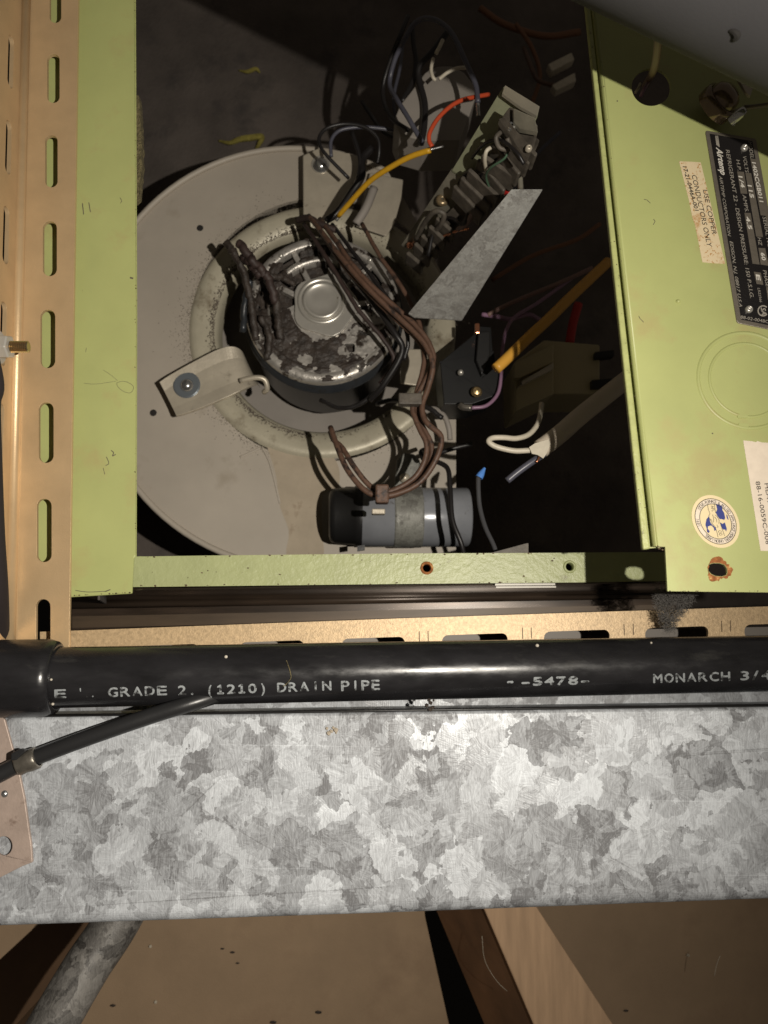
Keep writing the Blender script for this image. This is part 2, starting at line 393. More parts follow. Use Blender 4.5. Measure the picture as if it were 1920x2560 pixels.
m_termplate2 = M("dull tin plate", (0.26, 0.24, 0.19), 0.5, 0.3, var=0.25, vscale=110)
m_blue = M("blue connector", (0.10, 0.28, 0.75), 0.4)
m_sooted = M("grey painted can", (0.30, 0.27, 0.24), 0.6, var=0.1, vscale=30)
m_plate = M("black nameplate", (0.016, 0.014, 0.014), 0.38, 0.2, bump=0.3, bscale=1500)
m_plateedge = M("nameplate bare metal", (0.24, 0.21, 0.17), 0.4, 0.5, var=0.12, vscale=200, bump=0.3, bscale=900)
m_emboss = M("stamped bright figures", (0.80, 0.76, 0.68), 0.4, 0.1)
m_print = M("nameplate lettering", (0.36, 0.33, 0.28), 0.5)
m_ink = M("black ink", (0.012, 0.010, 0.010), 0.7)
m_pipeink = M("white pipe print", (0.30, 0.32, 0.33), 0.7, col2=(0.03, 0.03, 0.03), mscale=420, mthr=0.50, msoft=0.10)
m_blueink = M("blue ink", (0.025, 0.04, 0.22), 0.6)
m_cream = M("cream sticker paper", (0.80, 0.66, 0.40), 0.6)
m_paper = M("pale label paper", (0.80, 0.69, 0.56), 0.7, var=0.05, vscale=400)
m_stain = M("foxed paper label", (0.76, 0.62, 0.40), 0.6, col2=(0.50, 0.26, 0.08), mscale=150, mthr=0.51, msoft=0.16, speck=0.42, sscale=900, speckcol=(0.50, 0.27, 0.09))
m_rust = M("rust", (0.33, 0.12, 0.035), 0.9, var=0.5, vscale=500, bump=0.8, bscale=900, col2=(0.62, 0.40, 0.16), mscale=500, mthr=0.55, msoft=0.1)
m_rustplate = M("pinkish worn plate", (0.42, 0.33, 0.28), 0.5, 0.25, var=0.15, vscale=90, col2=(0.14, 0.085, 0.06), mscale=70, mthr=0.56, msoft=0.12, bump=0.3, bscale=600)
m_chip = M("bare paint chips", (0.10, 0.065, 0.035), 0.8, var=0.4, vscale=300)
m_debris = M("pale debris", (0.55, 0.50, 0.42), 0.7)
m_plastic = M("frosted nut", (0.55, 0.52, 0.47), 0.3, 0.35)
m_thread = M("brass thread", (0.55, 0.42, 0.24), 0.22, 0.9)
m_foldtin = M("pale folded tin", (0.42, 0.38, 0.30), 0.45, 0.3, var=0.1, vscale=100)
m_brassd = M("dull brass rivet", (0.32, 0.24, 0.14), 0.3, 0.6)
m_greenw = M("green insulation", (0.07, 0.13, 0.08), 0.4)
m_pinkw = M("grey pink insulation", (0.28, 0.20, 0.19), 0.5)
m_hose = M("purple black hose", (0.020, 0.014, 0.014), 0.8)  # own dark colour of the foreground hose

# ================================================================== SETTING
C_PAN, C_GOLD, C_GREEN, C_RAIL, C_BLOW, C_WALL = 258.0, 326.0, 334.0, 342.0, 470.0, 620.0
backdrop = mk("dark_backdrop", slab([(-900, -900), (3000, -900), (3000, 3600), (-900, 3600)], 980, 8), m_void); tag(backdrop, kind='structure')  # near-black backdrop added behind everything to keep the gaps dark
# ================================================================== CABINET
cab = thing("air_handler_cabinet", "green enamelled air handler cabinet standing open with its dark interior showing", "air handler", PT(700, 1470, 345))
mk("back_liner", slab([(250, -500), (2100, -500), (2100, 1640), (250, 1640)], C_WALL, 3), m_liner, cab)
mk("side_wall", slab([PT(250, -500, 350), PT(250, 1500, 350), PT(300, 1530, C_WALL), PT(300, -200, C_WALL)], None, 1, T=Vector((-1, 0, 0))), m_liner, cab)
# left green face with a returned edge
panel_loop = [(60, -400), (334, -400), (334.5, 0), (340, 800), (338.5, 1391), (334, 1397), (330, 1484), (176, 1493), (60, 1494)]
mk("front_panel", slab(panel_loop, C_GREEN, 1.2), m_green, cab, bevel=0.0005)
mk("return_edge", slab([PT(338, -400, 335.3), PT(343, 800, 335.3), PT(341.5, 1391, 335.3), PT(341.5, 1391, 347), PT(343, 800, 347), PT(338, -400, 347)], None, 0.8, T=Vector((-1, 0, 0))), m_green_edge, cab)
mk("bottom_lip", slab([PT(176, 1491, 335.3), PT(330, 1483, 335.3), PT(330, 1483, 346), PT(176, 1491, 346)], None, 0.8, T=Vector((0, 0, 1))), m_green_edge, cab)
for L, w in (([(206, 508), (209, 536)], 2.2), ([(222, 506), (226, 530)], 2), ([(325, 694), (333, 696)], 4), ([(300, 494), (304, 502), (301, 508)], 1.3), ([(266, 1142), (272, 1158), (264, 1164)], 1.6), ([(278, 1126), (284, 1132), (281, 1140), (289, 1136)], 2), ([(258, 1170), (262, 1186)], 1.2),
             ([(292, 957), (306, 953), (322, 957), (334, 968), (326, 982), (308, 978), (294, 966), (292, 957)], 0.9), ([(210, 958), (240, 960), (290, 953)], 0.8), ([(258, 925), (278, 938), (294, 952)], 0.7), ([(216, 870), (214, 880)], 1.2), ([(188, 1476), (220, 1480), (268, 1478)], 1.6), ([(262, 1479), (276, 1474)], 2.4)):
    bm = bmesh.new(); L2 = [(p.x, p.y) for p in spline([Vector((x, y, 0)) for x, y in L], 4)]
    for p, q in zip(L2, L2[1:]):
        d = Vector((q[0] - p[0], q[1] - p[1])); n_ = Vector((-d.y, d.x)).normalized() * w * 0.5
        sheet([(p[0] + n_.x, p[1] + n_.y), (q[0] + n_.x, q[1] + n_.y), (q[0] - n_.x, q[1] - n_.y), (p[0] - n_.x, p[1] - n_.y)], C_GREEN - 0.1, bm)
    mk("scratch", bm, m_soot, cab)
# bottom rail with two screw holes
h1, h2 = ell(1067, 1420, 10, n=20), ell(1424, 1417, 10, n=20)
rail_loop = [(300, 1392), (500, 1389), (1000, 1383.5), (1380, 1382), (1500, 1381), (1670, 1380), (1690, 1452), (1452, 1456), (1000, 1460), (300, 1468)]
rail = mk("bottom_rail", slab(rail_loop, C_RAIL, 1.2, [h1, h2]), m_green_rail, cab, bevel=0.0007, seg=3)
mk("rail_return", slab([PT(300, 1391.5, 343.5), PT(1670, 1380.5, 343.5), PT(1670, 1380.5, 358), PT(300, 1391.5, 358)], None, 0.8, T=Vector((0, 0, -1))), m_green_edge, cab)
for (x, y, m_) in ((1067, 1420, m_rust), (1424, 1417, m_green_rail)):
    a = mk("screw_hole_collar", lathe(PT(x, y, C_RAIL), -N, [(pm(10, 342), -0.004), (pm(10, 342), 0.0003), (pm(12, 342), 0.0008), (pm(15, 342), 0.0006), (pm(17, 342), -0.0001)], 28), m_, cab, smooth=True)
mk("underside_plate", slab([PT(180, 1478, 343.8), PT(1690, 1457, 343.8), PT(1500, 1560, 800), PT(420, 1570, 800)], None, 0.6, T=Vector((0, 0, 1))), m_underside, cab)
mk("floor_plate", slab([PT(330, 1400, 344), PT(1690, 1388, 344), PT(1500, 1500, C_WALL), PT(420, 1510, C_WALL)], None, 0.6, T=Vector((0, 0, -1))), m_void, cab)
bm = bmesh.new()
pts = [(336, 235)]
for i in range(26):
    y = 240 + i * 10; pts.append((347 + 8 * math.sin(i / 25 * math.pi) * (0.6 + 0.6 * random.random()), y))
pts += [(336, 500)]
mk("insulation_edge", slab(pts, 349, 5, bm=bm), m_insul, cab)
# little tags and clip at the rail
mk("clip", slab([(1225, 1383), (1318, 1358), (1321, 1359), (1321, 1384)], 352, 0.8), m_term, cab)
bm = slab([(1238, 1459), (1388, 1458), (1388, 1463), (1238, 1464)], 341, 0.8); slab([(1240, 1466), (1390, 1465), (1390, 1469), (1240, 1470)], 341.3, 0.8, bm=bm)
mk("spring_clip", bm, M("plain clip steel", (0.36, 0.34, 0.30), 0.45, 0.2), cab)
mk("reflection_back", slab([(180, 1470), (1690, 1450), (1690, 1600), (180, 1620)], 415, 2), M("brown reflection streaks", (0.055, 0.038, 0.027), 0.30, 0.3, var=0.75, vscale=26, stretch=(0.5, 1, 5)), cab)  # streaky brown sheet that paints the reflections below the rail
mk("reflection_rib", sweep([PT(180, 1512, 408), PT(1690, 1486, 408)], 0.0022, 12), M("brown reflection rib", (0.06, 0.042, 0.03), 0.35, 0.3, var=0.6, vscale=20, stretch=(0.5, 1, 5)), cab, smooth=True)  # added bar imitating one reflected streak
pl_slots = []
for k in range(0):
    x = 430 + k * 96; pl_slots.append([(x, 1544.5 - 0.02 * (x - 300)), (x + 46, 1544.5 - 0.02 * (x - 254)), (x + 44, 1551 - 0.02 * (x - 254)), (x + 2, 1551 - 0.02 * (x - 300))])
mk("reflection_lip", slab([(180, 1541), (1690, 1511), (1690, 1536), (180, 1570)], 402, 1.5, pl_slots), M("dull reflection lip", (0.085, 0.058, 0.036), 0.45, 0.2, var=0.5, vscale=22, stretch=(0.4, 1, 3)), cab)  # added strip imitating the paler reflected band
# scraps stuck on the liner
bm = bmesh.new()
sweep(spline([PT(*p) for p in ((548, 352, 616), (575, 357, 613), (600, 348, 612), (628, 344, 612), (655, 342, 614), (648, 360, 614), (640, 372, 616))], 5), lambda t: 0.0018 * (0.5 + math.sin(t * 3.1)), 7, bm)
tag(mk("insulation_scrap", bm, m_yellowfluff), "hooked yellow scrap of insulation on the dark liner just above the blower", "insulation scrap")
bm = sweep(spline([PT(*p) for p in ((598, 176, 616), (620, 179, 614), (640, 172, 614), (650, 182, 616))], 4), lambda t: 0.0012 * (0.5 + math.sin(t * 3.1)), 7)
tag(mk("insulation_scrap", bm, m_yellowfluff), "small pale yellow scrap of insulation high on the dark liner", "insulation scrap")

bm = bmesh.new()
def chip(x, y, r, c, bm):
    n = random.randint(5, 8); a0 = random.random() * 6
    sheet([(x + r * random.uniform(0.5, 1.3) * math.cos(a0 + 6.283 * k / n), y + r * random.uniform(0.3, 0.9) * math.sin(a0 + 6.283 * k / n)) for k in range(n)], c, bm)
for i in range(26): chip(random.uniform(337, 340), random.uniform(0, 1390) ** 1.0, random.uniform(0.8, 2.4), C_GREEN - 0.1, bm)
for i in range(16):
    x = random.uniform(180, 328); chip(x, 1489 - (x - 176) * 0.05, random.uniform(1, 3), C_GREEN - 0.1, bm)
for i in range(44):
    x = random.uniform(345, 1440); chip(x, random.choice((1393 - (x - 300) * 0.0095, 1464 - (x - 300) * 0.009)) + random.uniform(-1, 1.5), random.uniform(1, 4.0), C_RAIL - 0.1, bm)
for (x, y) in ((505, 1432), (520, 1427), (540, 1430), (470, 1444), (620, 1420), (700, 1436), (905, 1400), (1310, 1440), (1100, 1412), (1380, 1402), (1385, 1396)): chip(x, y, random.uniform(1.5, 4), C_RAIL - 0.1, bm)
pc = mk("paint_chips", bm, m_chip, cab, flatn=False); pc['kind'] = 'stuff'
# ================================================================== ACCESS PANEL (right)
ap = thing("access_panel", "green control box cover with nameplate, labels and a round cable hole, right of the opening", "cover panel", PT(1790, 1480, C_PAN))
def xl(y, a, b):  # slanted left edge
    return a + (b - a) * y / 1370.0
face = [(xl(-300, 1484, 1640), -300), (2300, -300), (2300, 1484), (1920, 1481), (1669, 1478), (1663, 1367), (1640, 1366)]
rusthole = [(1771 + dx, 1425 + dy) for dx, dy in ((2, -14), (12, -17), (28, -17), (40, -13), (46, -4), (47, 6), (44, 13), (34, 16), (18, 15), (7, 10), (0, 2), (-1, -6))]
mk("panel_face", slab(face, C_PAN, 1.1, [ell(1628, 218, 49, 47, 40), rusthole]), m_green, ap)
mk("rolled_edge", sweep([PT(xl(-300, 1484.5, 1640.5), -300, C_PAN + 1.2), PT(1640.5, 1366, C_PAN + 1.2)], 0.00125, 16), m_green, ap, smooth=True)
mk("edge_lip", slab([(xl(-300, 1463, 1608) , -300), (xl(-300, 1474, 1626), -300), (1626, 1372), (1608, 1374)], C_PAN - 1.5, 2.4), m_green_edge, ap, bevel=0.0006, seg=3)
mk("edge_groove", slab([(xl(-300, 1466, 1612), -300), (xl(-300, 1500, 1660), -300), (1660, 1368), (1612, 1372)], C_PAN + 3.2, 1.0), m_green_edge, ap)
# rust ring round the oblong hole
bm = bmesh.new()
out = []
for i in range(40):
    t = 2 * math.pi * i / 40; k = 1 + 0.16 * math.sin(3 * t + 1) + random.uniform(-0.10, 0.10)
    out.append((1797 + 30 * k * math.cos(t), 1424 + 29 * k * math.sin(t)))
mk("rust_patch", slab(out, C_PAN - 0.12, 0.1, [[(x + (x - 1794) * 0.05, y + (y - 1425) * 0.05) for x, y in rusthole]]), m_rust, ap)
# knockout rings
kc = PT(1868, 950, C_PAN)
for (r, hgt, wd) in ((131, 0.45, 6), (122, -0.0, 0), (101, 0.4, 5)):
    if hgt <= 0: continue
    R = pm(r, 258); w_ = pm(wd, 258)
    prof = [(R - w_, -0.0001), (R - w_ * 0.5, hgt * 0.0007), (R, hgt * 0.001), (R + w_ * 0.5, hgt * 0.0007), (R + w_, -0.0001)]
    mk("knockout_ring", lathe(kc, -N, prof, 96), m_green, ap, smooth=True)
for (x, y) in ((1856, 1040), (1858, 1063)):
    mk("knockout_tab", slab(stadium(x - 12, y - 5, x + 14, y + 5, 4), C_PAN - 0.35, 0.5), m_green, ap, bevel=0.0003)
mk("paint_blister", lathe(PT(1695, 754, C_PAN), -N, [(0, 0.0009), (pm(4, 258), 0.0007), (pm(7, 258), -0.0001)], 20), m_green, ap, smooth=True)
bm = bmesh.new()
for i in range(30):
    y = random.uniform(150, 1365); chip(xl(y, 1476, 1612) + random.choice((0, 12)) + random.uniform(-1, 1), y, random.uniform(0.8, 2.2), C_PAN - 1.62, bm)
for i in range(14):
    x = random.uniform(1672, 1915); chip(x, 1477.5, random.uniform(0.8, 2.4), C_PAN - 0.1, bm)
for (x, y) in ((1648, 1372), (1652, 1368), (1656, 1374), (1645, 1366)): chip(x, y, 3.5, C_PAN - 0.1, bm)
pc = mk("paint_chips", bm, m_chip, ap, flatn=False); pc['kind'] = 'stuff'
# nameplate
def zp(x, y): return (1740 + x / 4.422, 320 + y / 4.424)
plate = mk("nameplate", slab([(1768, 326), (1888, 346), (1891, 351), (1977, 828), (1973, 834), (1846, 808), (1842, 803), (1764.5, 333), (1765, 328)], C_PAN - 0.45, 0.4), m_plateedge, ap, bevel=0.0002)
mk("black_field", sheet([(1774, 334), (1881, 353), (1964, 822), (1853, 799)], C_PAN - 0.50), m_plate, plate)
fields = [[(455, 480), (530, 485), (568, 728), (495, 725)], [(535, 938), (603, 940), (704, 1510), (625, 1500)], [(545, 493), (610, 500), (742, 1208), (665, 1200)],
          [(600, 335), (665, 345), (792, 974), (715, 965)], [(690, 1325), (765, 1330), (805, 1525), (715, 1510)], [(640, 1590), (715, 1600), (745, 1735), (670, 1725)],
          [(840, 1330), (880, 1330), (920, 1520), (870, 1520)], [(775, 1760), (850, 1760), (870, 1900), (795, 1900)]]
for f in fields: mk("value_field", sheet([zp(*p) for p in f], C_PAN - 0.56), m_plateedge, plate)
s1 = plane_surf(C_PAN - 0.60); s2 = plane_surf(C_PAN - 0.66)
def zt(s, x0, y0, x1, y1, h, *a):
    p, q = zp(x0, y0), zp(x1, y1); return (s, p[0], p[1], q[0], q[1], h) + a
UPV = (1, 0.17)
lettering([zt("REFRIGERANT 22 - DESIGN PRESSURE: 150 P.S.I.G.", 328, 240, 600, 1880, 9.5, 0, 0, UPV),
           zt("AIRTEMP CORPORATION", 256, 528, 352, 1185, 7.5, 0.25, 0, UPV), zt("EDISON, N.J. 08817 U.S.A", 372, 1250, 478, 1975, 8, 0.25, 0, UPV),
           zt("H.P.", 443, 350, 462, 470, 9, 0, 0, UPV), zt("AMPS.", 512, 735, 545, 930, 9, 0, 0, UPV), zt("VOLTS", 516, 305, 545, 488, 9, 0, 0, UPV),
           zt("MODEL", 575, 150, 603, 335, 9, 0, 0, UPV), zt("SERIAL NO.", 735, 980, 800, 1340, 9, 0, 0, UPV), zt("HZ", 680, 1210, 693, 1292, 9, 0, 0, UPV),
           zt("PHASE", 738, 1572, 775, 1752, 9, 0, 0, UPV), zt("LR22566", 680, 1768, 705, 1925, 6, 0, 0, UPV),
           zt("88-02-0048C", 490, 2105, 800, 2160, 7.5)], s1, m_print, plate)
lettering([zt("Airtemp", 222, 215, 272, 505, 15, 0.3, 0.5, UPV)], s1, m_emboss, plate, "logo")
bm = bmesh.new()
for k in range(3):
    x = 212 + k * 12; sheet([zp(x, 85), zp(x + 7, 85), zp(x + 26, 190 + 10 * k), zp(x + 14, 190 + 10 * k)], C_PAN - 0.6, bm)
mk("logo_speed_lines", bm, m_print, plate)
lettering([zt("1402CGB011", 618, 378, 703, 812, 9.5, 0, 0.45, UPV), zt("115", 572, 630, 600, 768, 9.5, 0, 0.45, UPV), zt("1/4", 470, 530, 498, 655, 9.5, 0, 0.45, UPV),
           zt("4.5", 548, 978, 580, 1115, 9.5, 0, 0.45, UPV), zt("60", 715, 1378, 730, 1458, 9.5, 0, 0.45, UPV), zt("E", 662, 1620, 672, 1680, 9.5, 0, 0.45, UPV), zt("1", 795, 1800, 800, 1830, 9, 0, 0.4, UPV)],
          s2, m_emboss, plate, "stamped_figures")
cc = zp(742, 2022)
bm = slab([(cc[0] + 14 * math.cos(t), cc[1] + 14 * math.sin(t)) for t in [math.radians(40 + i * 12) for i in range(24)]] + [(cc[0] + 11 * math.cos(t), cc[1] + 11 * math.sin(t)) for t in [math.radians(40 + i * 12) for i in range(23, -1, -1)]], C_PAN - 0.6, 0.03)
mk("certification_mark", bm, m_print, plate)
lettering([("SA", cc[0] - 6, cc[1] - 8, cc[0] - 3, cc[1] + 10, 12, 0, 0.5, UPV)], s1, m_print, plate, "certification_letters")
for (x, y) in ((530, 225), (580, 2010)):
    p = zp(x, y); R = pm(10.5, 258)
    mk("rivet", lathe(PT(*p, C_PAN - 0.4), -N, [(0, 0.0006), (R * 0.32, 0.0006), (R * 0.42, 0.0012), (R * 0.7, 0.0012), (R * 0.95, 0.0007), (R, -0.0001)], 28), m_alu_clean, plate, smooth=True)
# foxed label
lab = mk("copper_warning_label", slab([(1697.6, 403.2), (1725, 404), (1751.9, 405.9), (1783, 534), (1813, 659.5), (1783, 658), (1756, 655.4), (1737, 560), (1731, 545), (1722, 500)], C_PAN - 0.12, 0.1), m_stain, ap)
s3 = plane_surf(C_PAN - 0.2)
lettering([("USE COPPER", 1757, 474, 1781, 586, 11, 0.15, 0, (1, -0.05)), ("CONDUCTORS ONLY", 1729, 437, 1768, 616, 12, 0.15, 0, (1, -0.05)), ("17-21-0446A-001", 1707, 416, 1737, 526, 9.5, 0.12, 0.25, (1, -0.05))], s3, m_ink, lab)
lab2 = mk("part_number_label", slab([(1858, 1101), (1880, 1103), (1890, 1105.5), (1893, 1102.5), (1905, 1106), (2010, 1112), (2040, 1380), (1901.5, 1377), (1880, 1240)], C_PAN - 0.12, 0.1), m_paper, ap)
lettering([("88-16-0059C-006", 1889, 1204, 1915, 1361, 10.5, 0, 0, (1, -0.12)), ("HEAT PUMP", 1911, 1209, 1930, 1320, 12, 0, 0, (1, -0.12))], s3, m_ink, lab2)
# union seal
UC = (1789.2, 1303.6)
def us(a, b): return (UC[0] + a * 60, UC[1] + a * 16.2 + b * 64)
def circ(r, n=48): return [us(r * math.cos(2 * math.pi * i / n), r * math.sin(2 * math.pi * i / n)) for i in range(n)]
seal = mk("union_seal", slab(circ(1.0, 64), C_PAN - 0.12, 0.1), m_cream, ap)
mk("white_band", slab(circ(0.845), C_PAN - 0.16, 0.02, [circ(0.67)]), m_paper, seal)
bm = bmesh.new()
for r in (0.86, 0.665): slab(circ(r + 0.012), C_PAN - 0.19, 0.02, [circ(r - 0.012)], bm=bm)
def zs(x, y): return (1720 + x / 6.505, 1060 + y / 6.506)
def stroke(pts, w, c, bm):
    for p, q in zip(pts, pts[1:]):
        d = Vector((q[0] - p[0], q[1] - p[1])); 
        if d.length < 1e-6: continue
        n_ = Vector((-d.y, d.x)).normalized() * w * 0.5
        sheet([(p[0] + n_.x, p[1] + n_.y), (q[0] + n_.x, q[1] + n_.y), (q[0] - n_.x, q[1] - n_.y), (p[0] - n_.x, p[1] - n_.y)], c, bm)
for L in ([(318, 1310), (332, 1390), (358, 1460), (335, 1500)], [(425, 1290), (440, 1380), (452, 1450)], [(460, 1720), (480, 1790), (490, 1845)], [(520, 1600), (560, 1720), (598, 1820)],
          [(335, 1520), (360, 1545), (395, 1570)], [(345, 1545), (370, 1570), (400, 1600)], [(400, 1470), (420, 1540), (415, 1600)], [(440, 1480), (480, 1510), (510, 1570), (500, 1620)],
          [(430, 1510), (465, 1550), (470, 1600)], [(380, 1600), (420, 1650), (455, 1690)], [(470, 1640), (490, 1670), (475, 1690)]):
    stroke([zs(*p) for p in L], 0.9, C_PAN - 0.2, bm)
mk("seal_linework", bm, m_ink, seal)
bm = bmesh.new()
for L in ([(455, 1300), (500, 1310), (555, 1335), (560, 1400), (590, 1450), (605, 1530), (590, 1562), (545, 1545), (520, 1550), (480, 1500), (452, 1440), (475, 1390)],
          [(525, 1600), (560, 1625), (600, 1600), (615, 1650), (632, 1700), (622, 1750), (600, 1712), (580, 1722), (550, 1690)],
          [(345, 1495), (300, 1550), (283, 1640), (305, 1700), (310, 1755), (335, 1775), (355, 1745), (322, 1705), (325, 1665), (380, 1650), (420, 1690), (432, 1740), (462, 1722), (452, 1690), (400, 1645), (370, 1612), (352, 1560)],
          [(625, 1470), (640, 1480), (660, 1550), (650, 1560), (630, 1520)]):
    sheet([zs(*p) for p in L], C_PAN - 0.18, bm)
mk("seal_blue_shapes", bm, m_blueink, seal)
lettering([("AFL", *zs(372, 1330), *zs(392, 1425), 7, 0, 0, (1, -0.1)), ("CIO", *zs(488, 1735), *zs(512, 1815), 8, 0, 0, (1, -0.1))], s3, m_ink, seal)
bm = bmesh.new()
def arc_text(s, a0, a1, inside):
    n = len(s)
    for i, ch in enumerate(s):
        if ch == ' ': continue
        V, Fc = glyphs(ch); w = max(v[0] for v in V) + min(v[0] for v in V)
        t = math.radians(a0 + (a1 - a0) * (i + 0.5) / n)
        er = Vector((math.cos(t), math.sin(t))); et = Vector((-er.y, er.x))
        vs = []
        for (x, y) in V:
            q = er * (0.70 + y / CAP * 0.115) + et * ((x - w / 2) * 0.155)
            vs.append(bm.verts.new(PT(*us(q.x, q.y), C_PAN - 0.21)))
        for f in Fc: bm.faces.new([vs[k] for k in f])
arc_text("STOVE-FURNACE & ALLIED APPLIANCE WORKERS UNION LABEL", 202, 485, False); arc_text("1891", 150, 175, False)
mk("seal_lettering", bm, m_ink, seal, flatn=False)
# marks on the cover
for L, w in (([(1597, 790), (1600, 796), (1607, 803), (1609, 806)], 1.2), ([(1634, 548), (1638, 553), (1633, 562)], 1.4), ([(1610, 498), (1618, 500), (1626, 508)], 1.2), ([(1780, 1083), (1783, 1084)], 3), ([(1543, 251), (1544, 254)], 3)):
    bm = bmesh.new(); stroke(L, w, C_PAN - 0.1, bm); mk("scuff", bm, m_soot, ap)

# cable that leaves the round hole, in the pipe's shade
w1 = thing("dangling_cable", "shaded brown grey cable hanging out of the round hole in the green cover", "cable", PT(1625, 225, 262))
mk("sheath", wire([(1648, 40, 205), (1646, 95, 215), (1640, 150, 232), (1630, 185, 255), (1612, 215, 285)], 11), M("brown grey sheath", (0.20, 0.14, 0.10), 0.6), w1, smooth=True)
mk("conductor", wire([(1620, 206, 266), (1611, 222, 262), (1602, 240, 266)], 5, 4), m_purple, w1, smooth=True)
mk("conductor", wire([(1600, 210, 270), (1595, 222, 268), (1588, 232, 270)], 4, 4), m_white, w1, smooth=True)
# clamp under the pipe
kn = thing("cable_clamp", "smoky oval cable clamp on the green cover, shaded by the grey pipe", "clamp", PT(1815, 245, 258))
ctr = PT(1815, 240, 248); ax = (-N + UX * 0.55 + VZ * 0.25).normalized()
R = pm(54, 248)
mk("clamp_ring", lathe(ctr - ax * 0.004, ax, [(R * 1.02, -0.002), (R * 1.05, 0.001), (R * 0.98, 0.003), (R * 0.86, 0.003), (R * 0.82, 0.001)], 44, up=VZ), m_knob, kn, smooth=True)
mk("clamp_body", lathe(ctr, ax, [(0, 0.0035), (R * 0.4, 0.0033), (R * 0.72, 0.0018), (R * 0.84, -0.0005), (R * 0.8, -0.005)], 44, up=VZ), m_knob, kn, smooth=True)
mk("clamp_screw", lathe(PT(1852, 282, 243), ax, [(0, 0.002), (0.0012, 0.0018), (0.0018, 0.0), (0.0018, -0.004)], 16), m_screw, kn, smooth=True)
mk("clamp_tab", slab([(1845, 195), (1885, 212), (1876, 240), (1866, 232)], 246, 1.2), m_bracket, kn)
mk("clamp_wire", wire([(1860, 268, 244), (1890, 266, 243), (1960, 256, 238)], 6, 4), M("smoky wire", (0.16, 0.13, 0.09), 0.3), kn, smooth=True)

# ================================================================== GREY PIPE (top right, close)
a_, b_ = PT(1430, -210, 196), PT(2150, 135, 196)
d_ = (b_ - a_).normalized()
p_edge = PT(1700, 122, 189)
up_ = d_.cross(Vector((0, 1, 0))).normalized()
if up_.z < 0: up_ = -up_
Rp = 0.030
axp = p_edge + up_ * (Rp * 0.985 + 0.0060)
bm = sweep([axp + d_ * t for t in (-0.16, -0.08, 0, 0.08, 0.16)], Rp, 64)
gp = mk("wrapped_pipe", bm, m_pipegrey, smooth=True); tag(gp, "thick grey wrapped pipe crossing the top right corner in front of the green cover", "pipe")
dn = bmesh.new()
q = Vector(((1835 - 960) / F, 1, (1280 - 88) / F)).normalized()
def cyl_hit(px, py, A, D, R):
    r = Vector(((px - 960) / F, 1, (1280 - py) / F)).normalized()
    D = D.normalized(); m = -A - D * (-A).dot(D) * 1.0
    m = (Vector((0, 0, 0)) - A); m = m - D * m.dot(D); n_ = r - D * r.dot(D)
    aa = n_.dot(n_); bb = 2 * m.dot(n_); cc_ = m.dot(m) - R * R; disc = bb * bb - 4 * aa * cc_
    if disc < 0: disc = 0
    return r * ((-bb - math.sqrt(disc)) / (2 * aa))
P = [cyl_hit(x, y, axp, d_, Rp) for x, y in ((1824, 76), (1836, 79), (1843, 86), (1838, 96), (1833, 103))]
t_ = mk("tear", sweep(spline(P, 4), lambda t: 0.0004 + 0.0007 * math.sin(t * 3.14), 8), m_void, gp)

# ================================================================== GOLD SLOTTED ANGLES
ga = thing("slotted_angle", "upright gold slotted angle iron with long rounded slots, left of the green panel", "angle iron", PT(110, 1640, C_GOLD))
slots = []
for (x0, x1, y0, y1) in ((124, 153, -70, 57), (118, 149, 135, 257), (113, 144, 338, 468), (107, 142, 553, 690), (101, 138, 774, 920), (97, 134, 1006, 1157), (92, 129, 1247, 1405), (90, 126, 1498, 1665)):
    slots.append(stadium(x0, y0, x1, y1, (x1 - x0) / 2 - 0.5))
al = [(74, -250), (202, -250), (195.5, 0), (184, 780), (173.5, 1560), (172, 1680), (26, 1680), (28, 1560), (43, 780), (66, 0)]
mk("front_flange", slab(al, C_GOLD, 1.8, slots), m_gold, ga, bevel=0.0005)
c0, c1 = PT(66, 0, C_GOLD + 1.8), PT(28, 1560, C_GOLD + 1.8)
dv = (c1 - c0).normalized(); Lc = (c1 - c0).length
def fl(s, w): return c0 + dv * s - N * w
def ysl(y, cc=310): # distance along the angle for a screen row at depth cc
    a = PT(20, y, cc); return (a - c0).dot(dv)
holes = []
for (y0, y1) in ((-145, -20), (75, 203), (289, 421), (505, 648), (745, 905), (1000, 1165), (1262, 1440)):
    sa, sb = ysl(y0), ysl(y1)
    st = stadium(sa, 0.0115, sb, 0.0168, 0.0026); holes.append([fl(p[0], p[1]) for p in st])
sf = [fl(-0.05, 0.0), fl(Lc + 0.03, 0.0), fl(Lc + 0.03, 0.038), fl(-0.05, 0.038)]
mk("side_flange", slab(sf, None, 1.8, holes, T=Vector((-1, 0, 0))), m_gold, ga, bevel=0.0004)
mk("bend", sweep([fl(-0.05, 0.0025) + UX * 0.0006, fl(Lc + 0.03, 0.0025) + UX * 0.0006], 0.0024, 20), m_gold, ga, smooth=True)

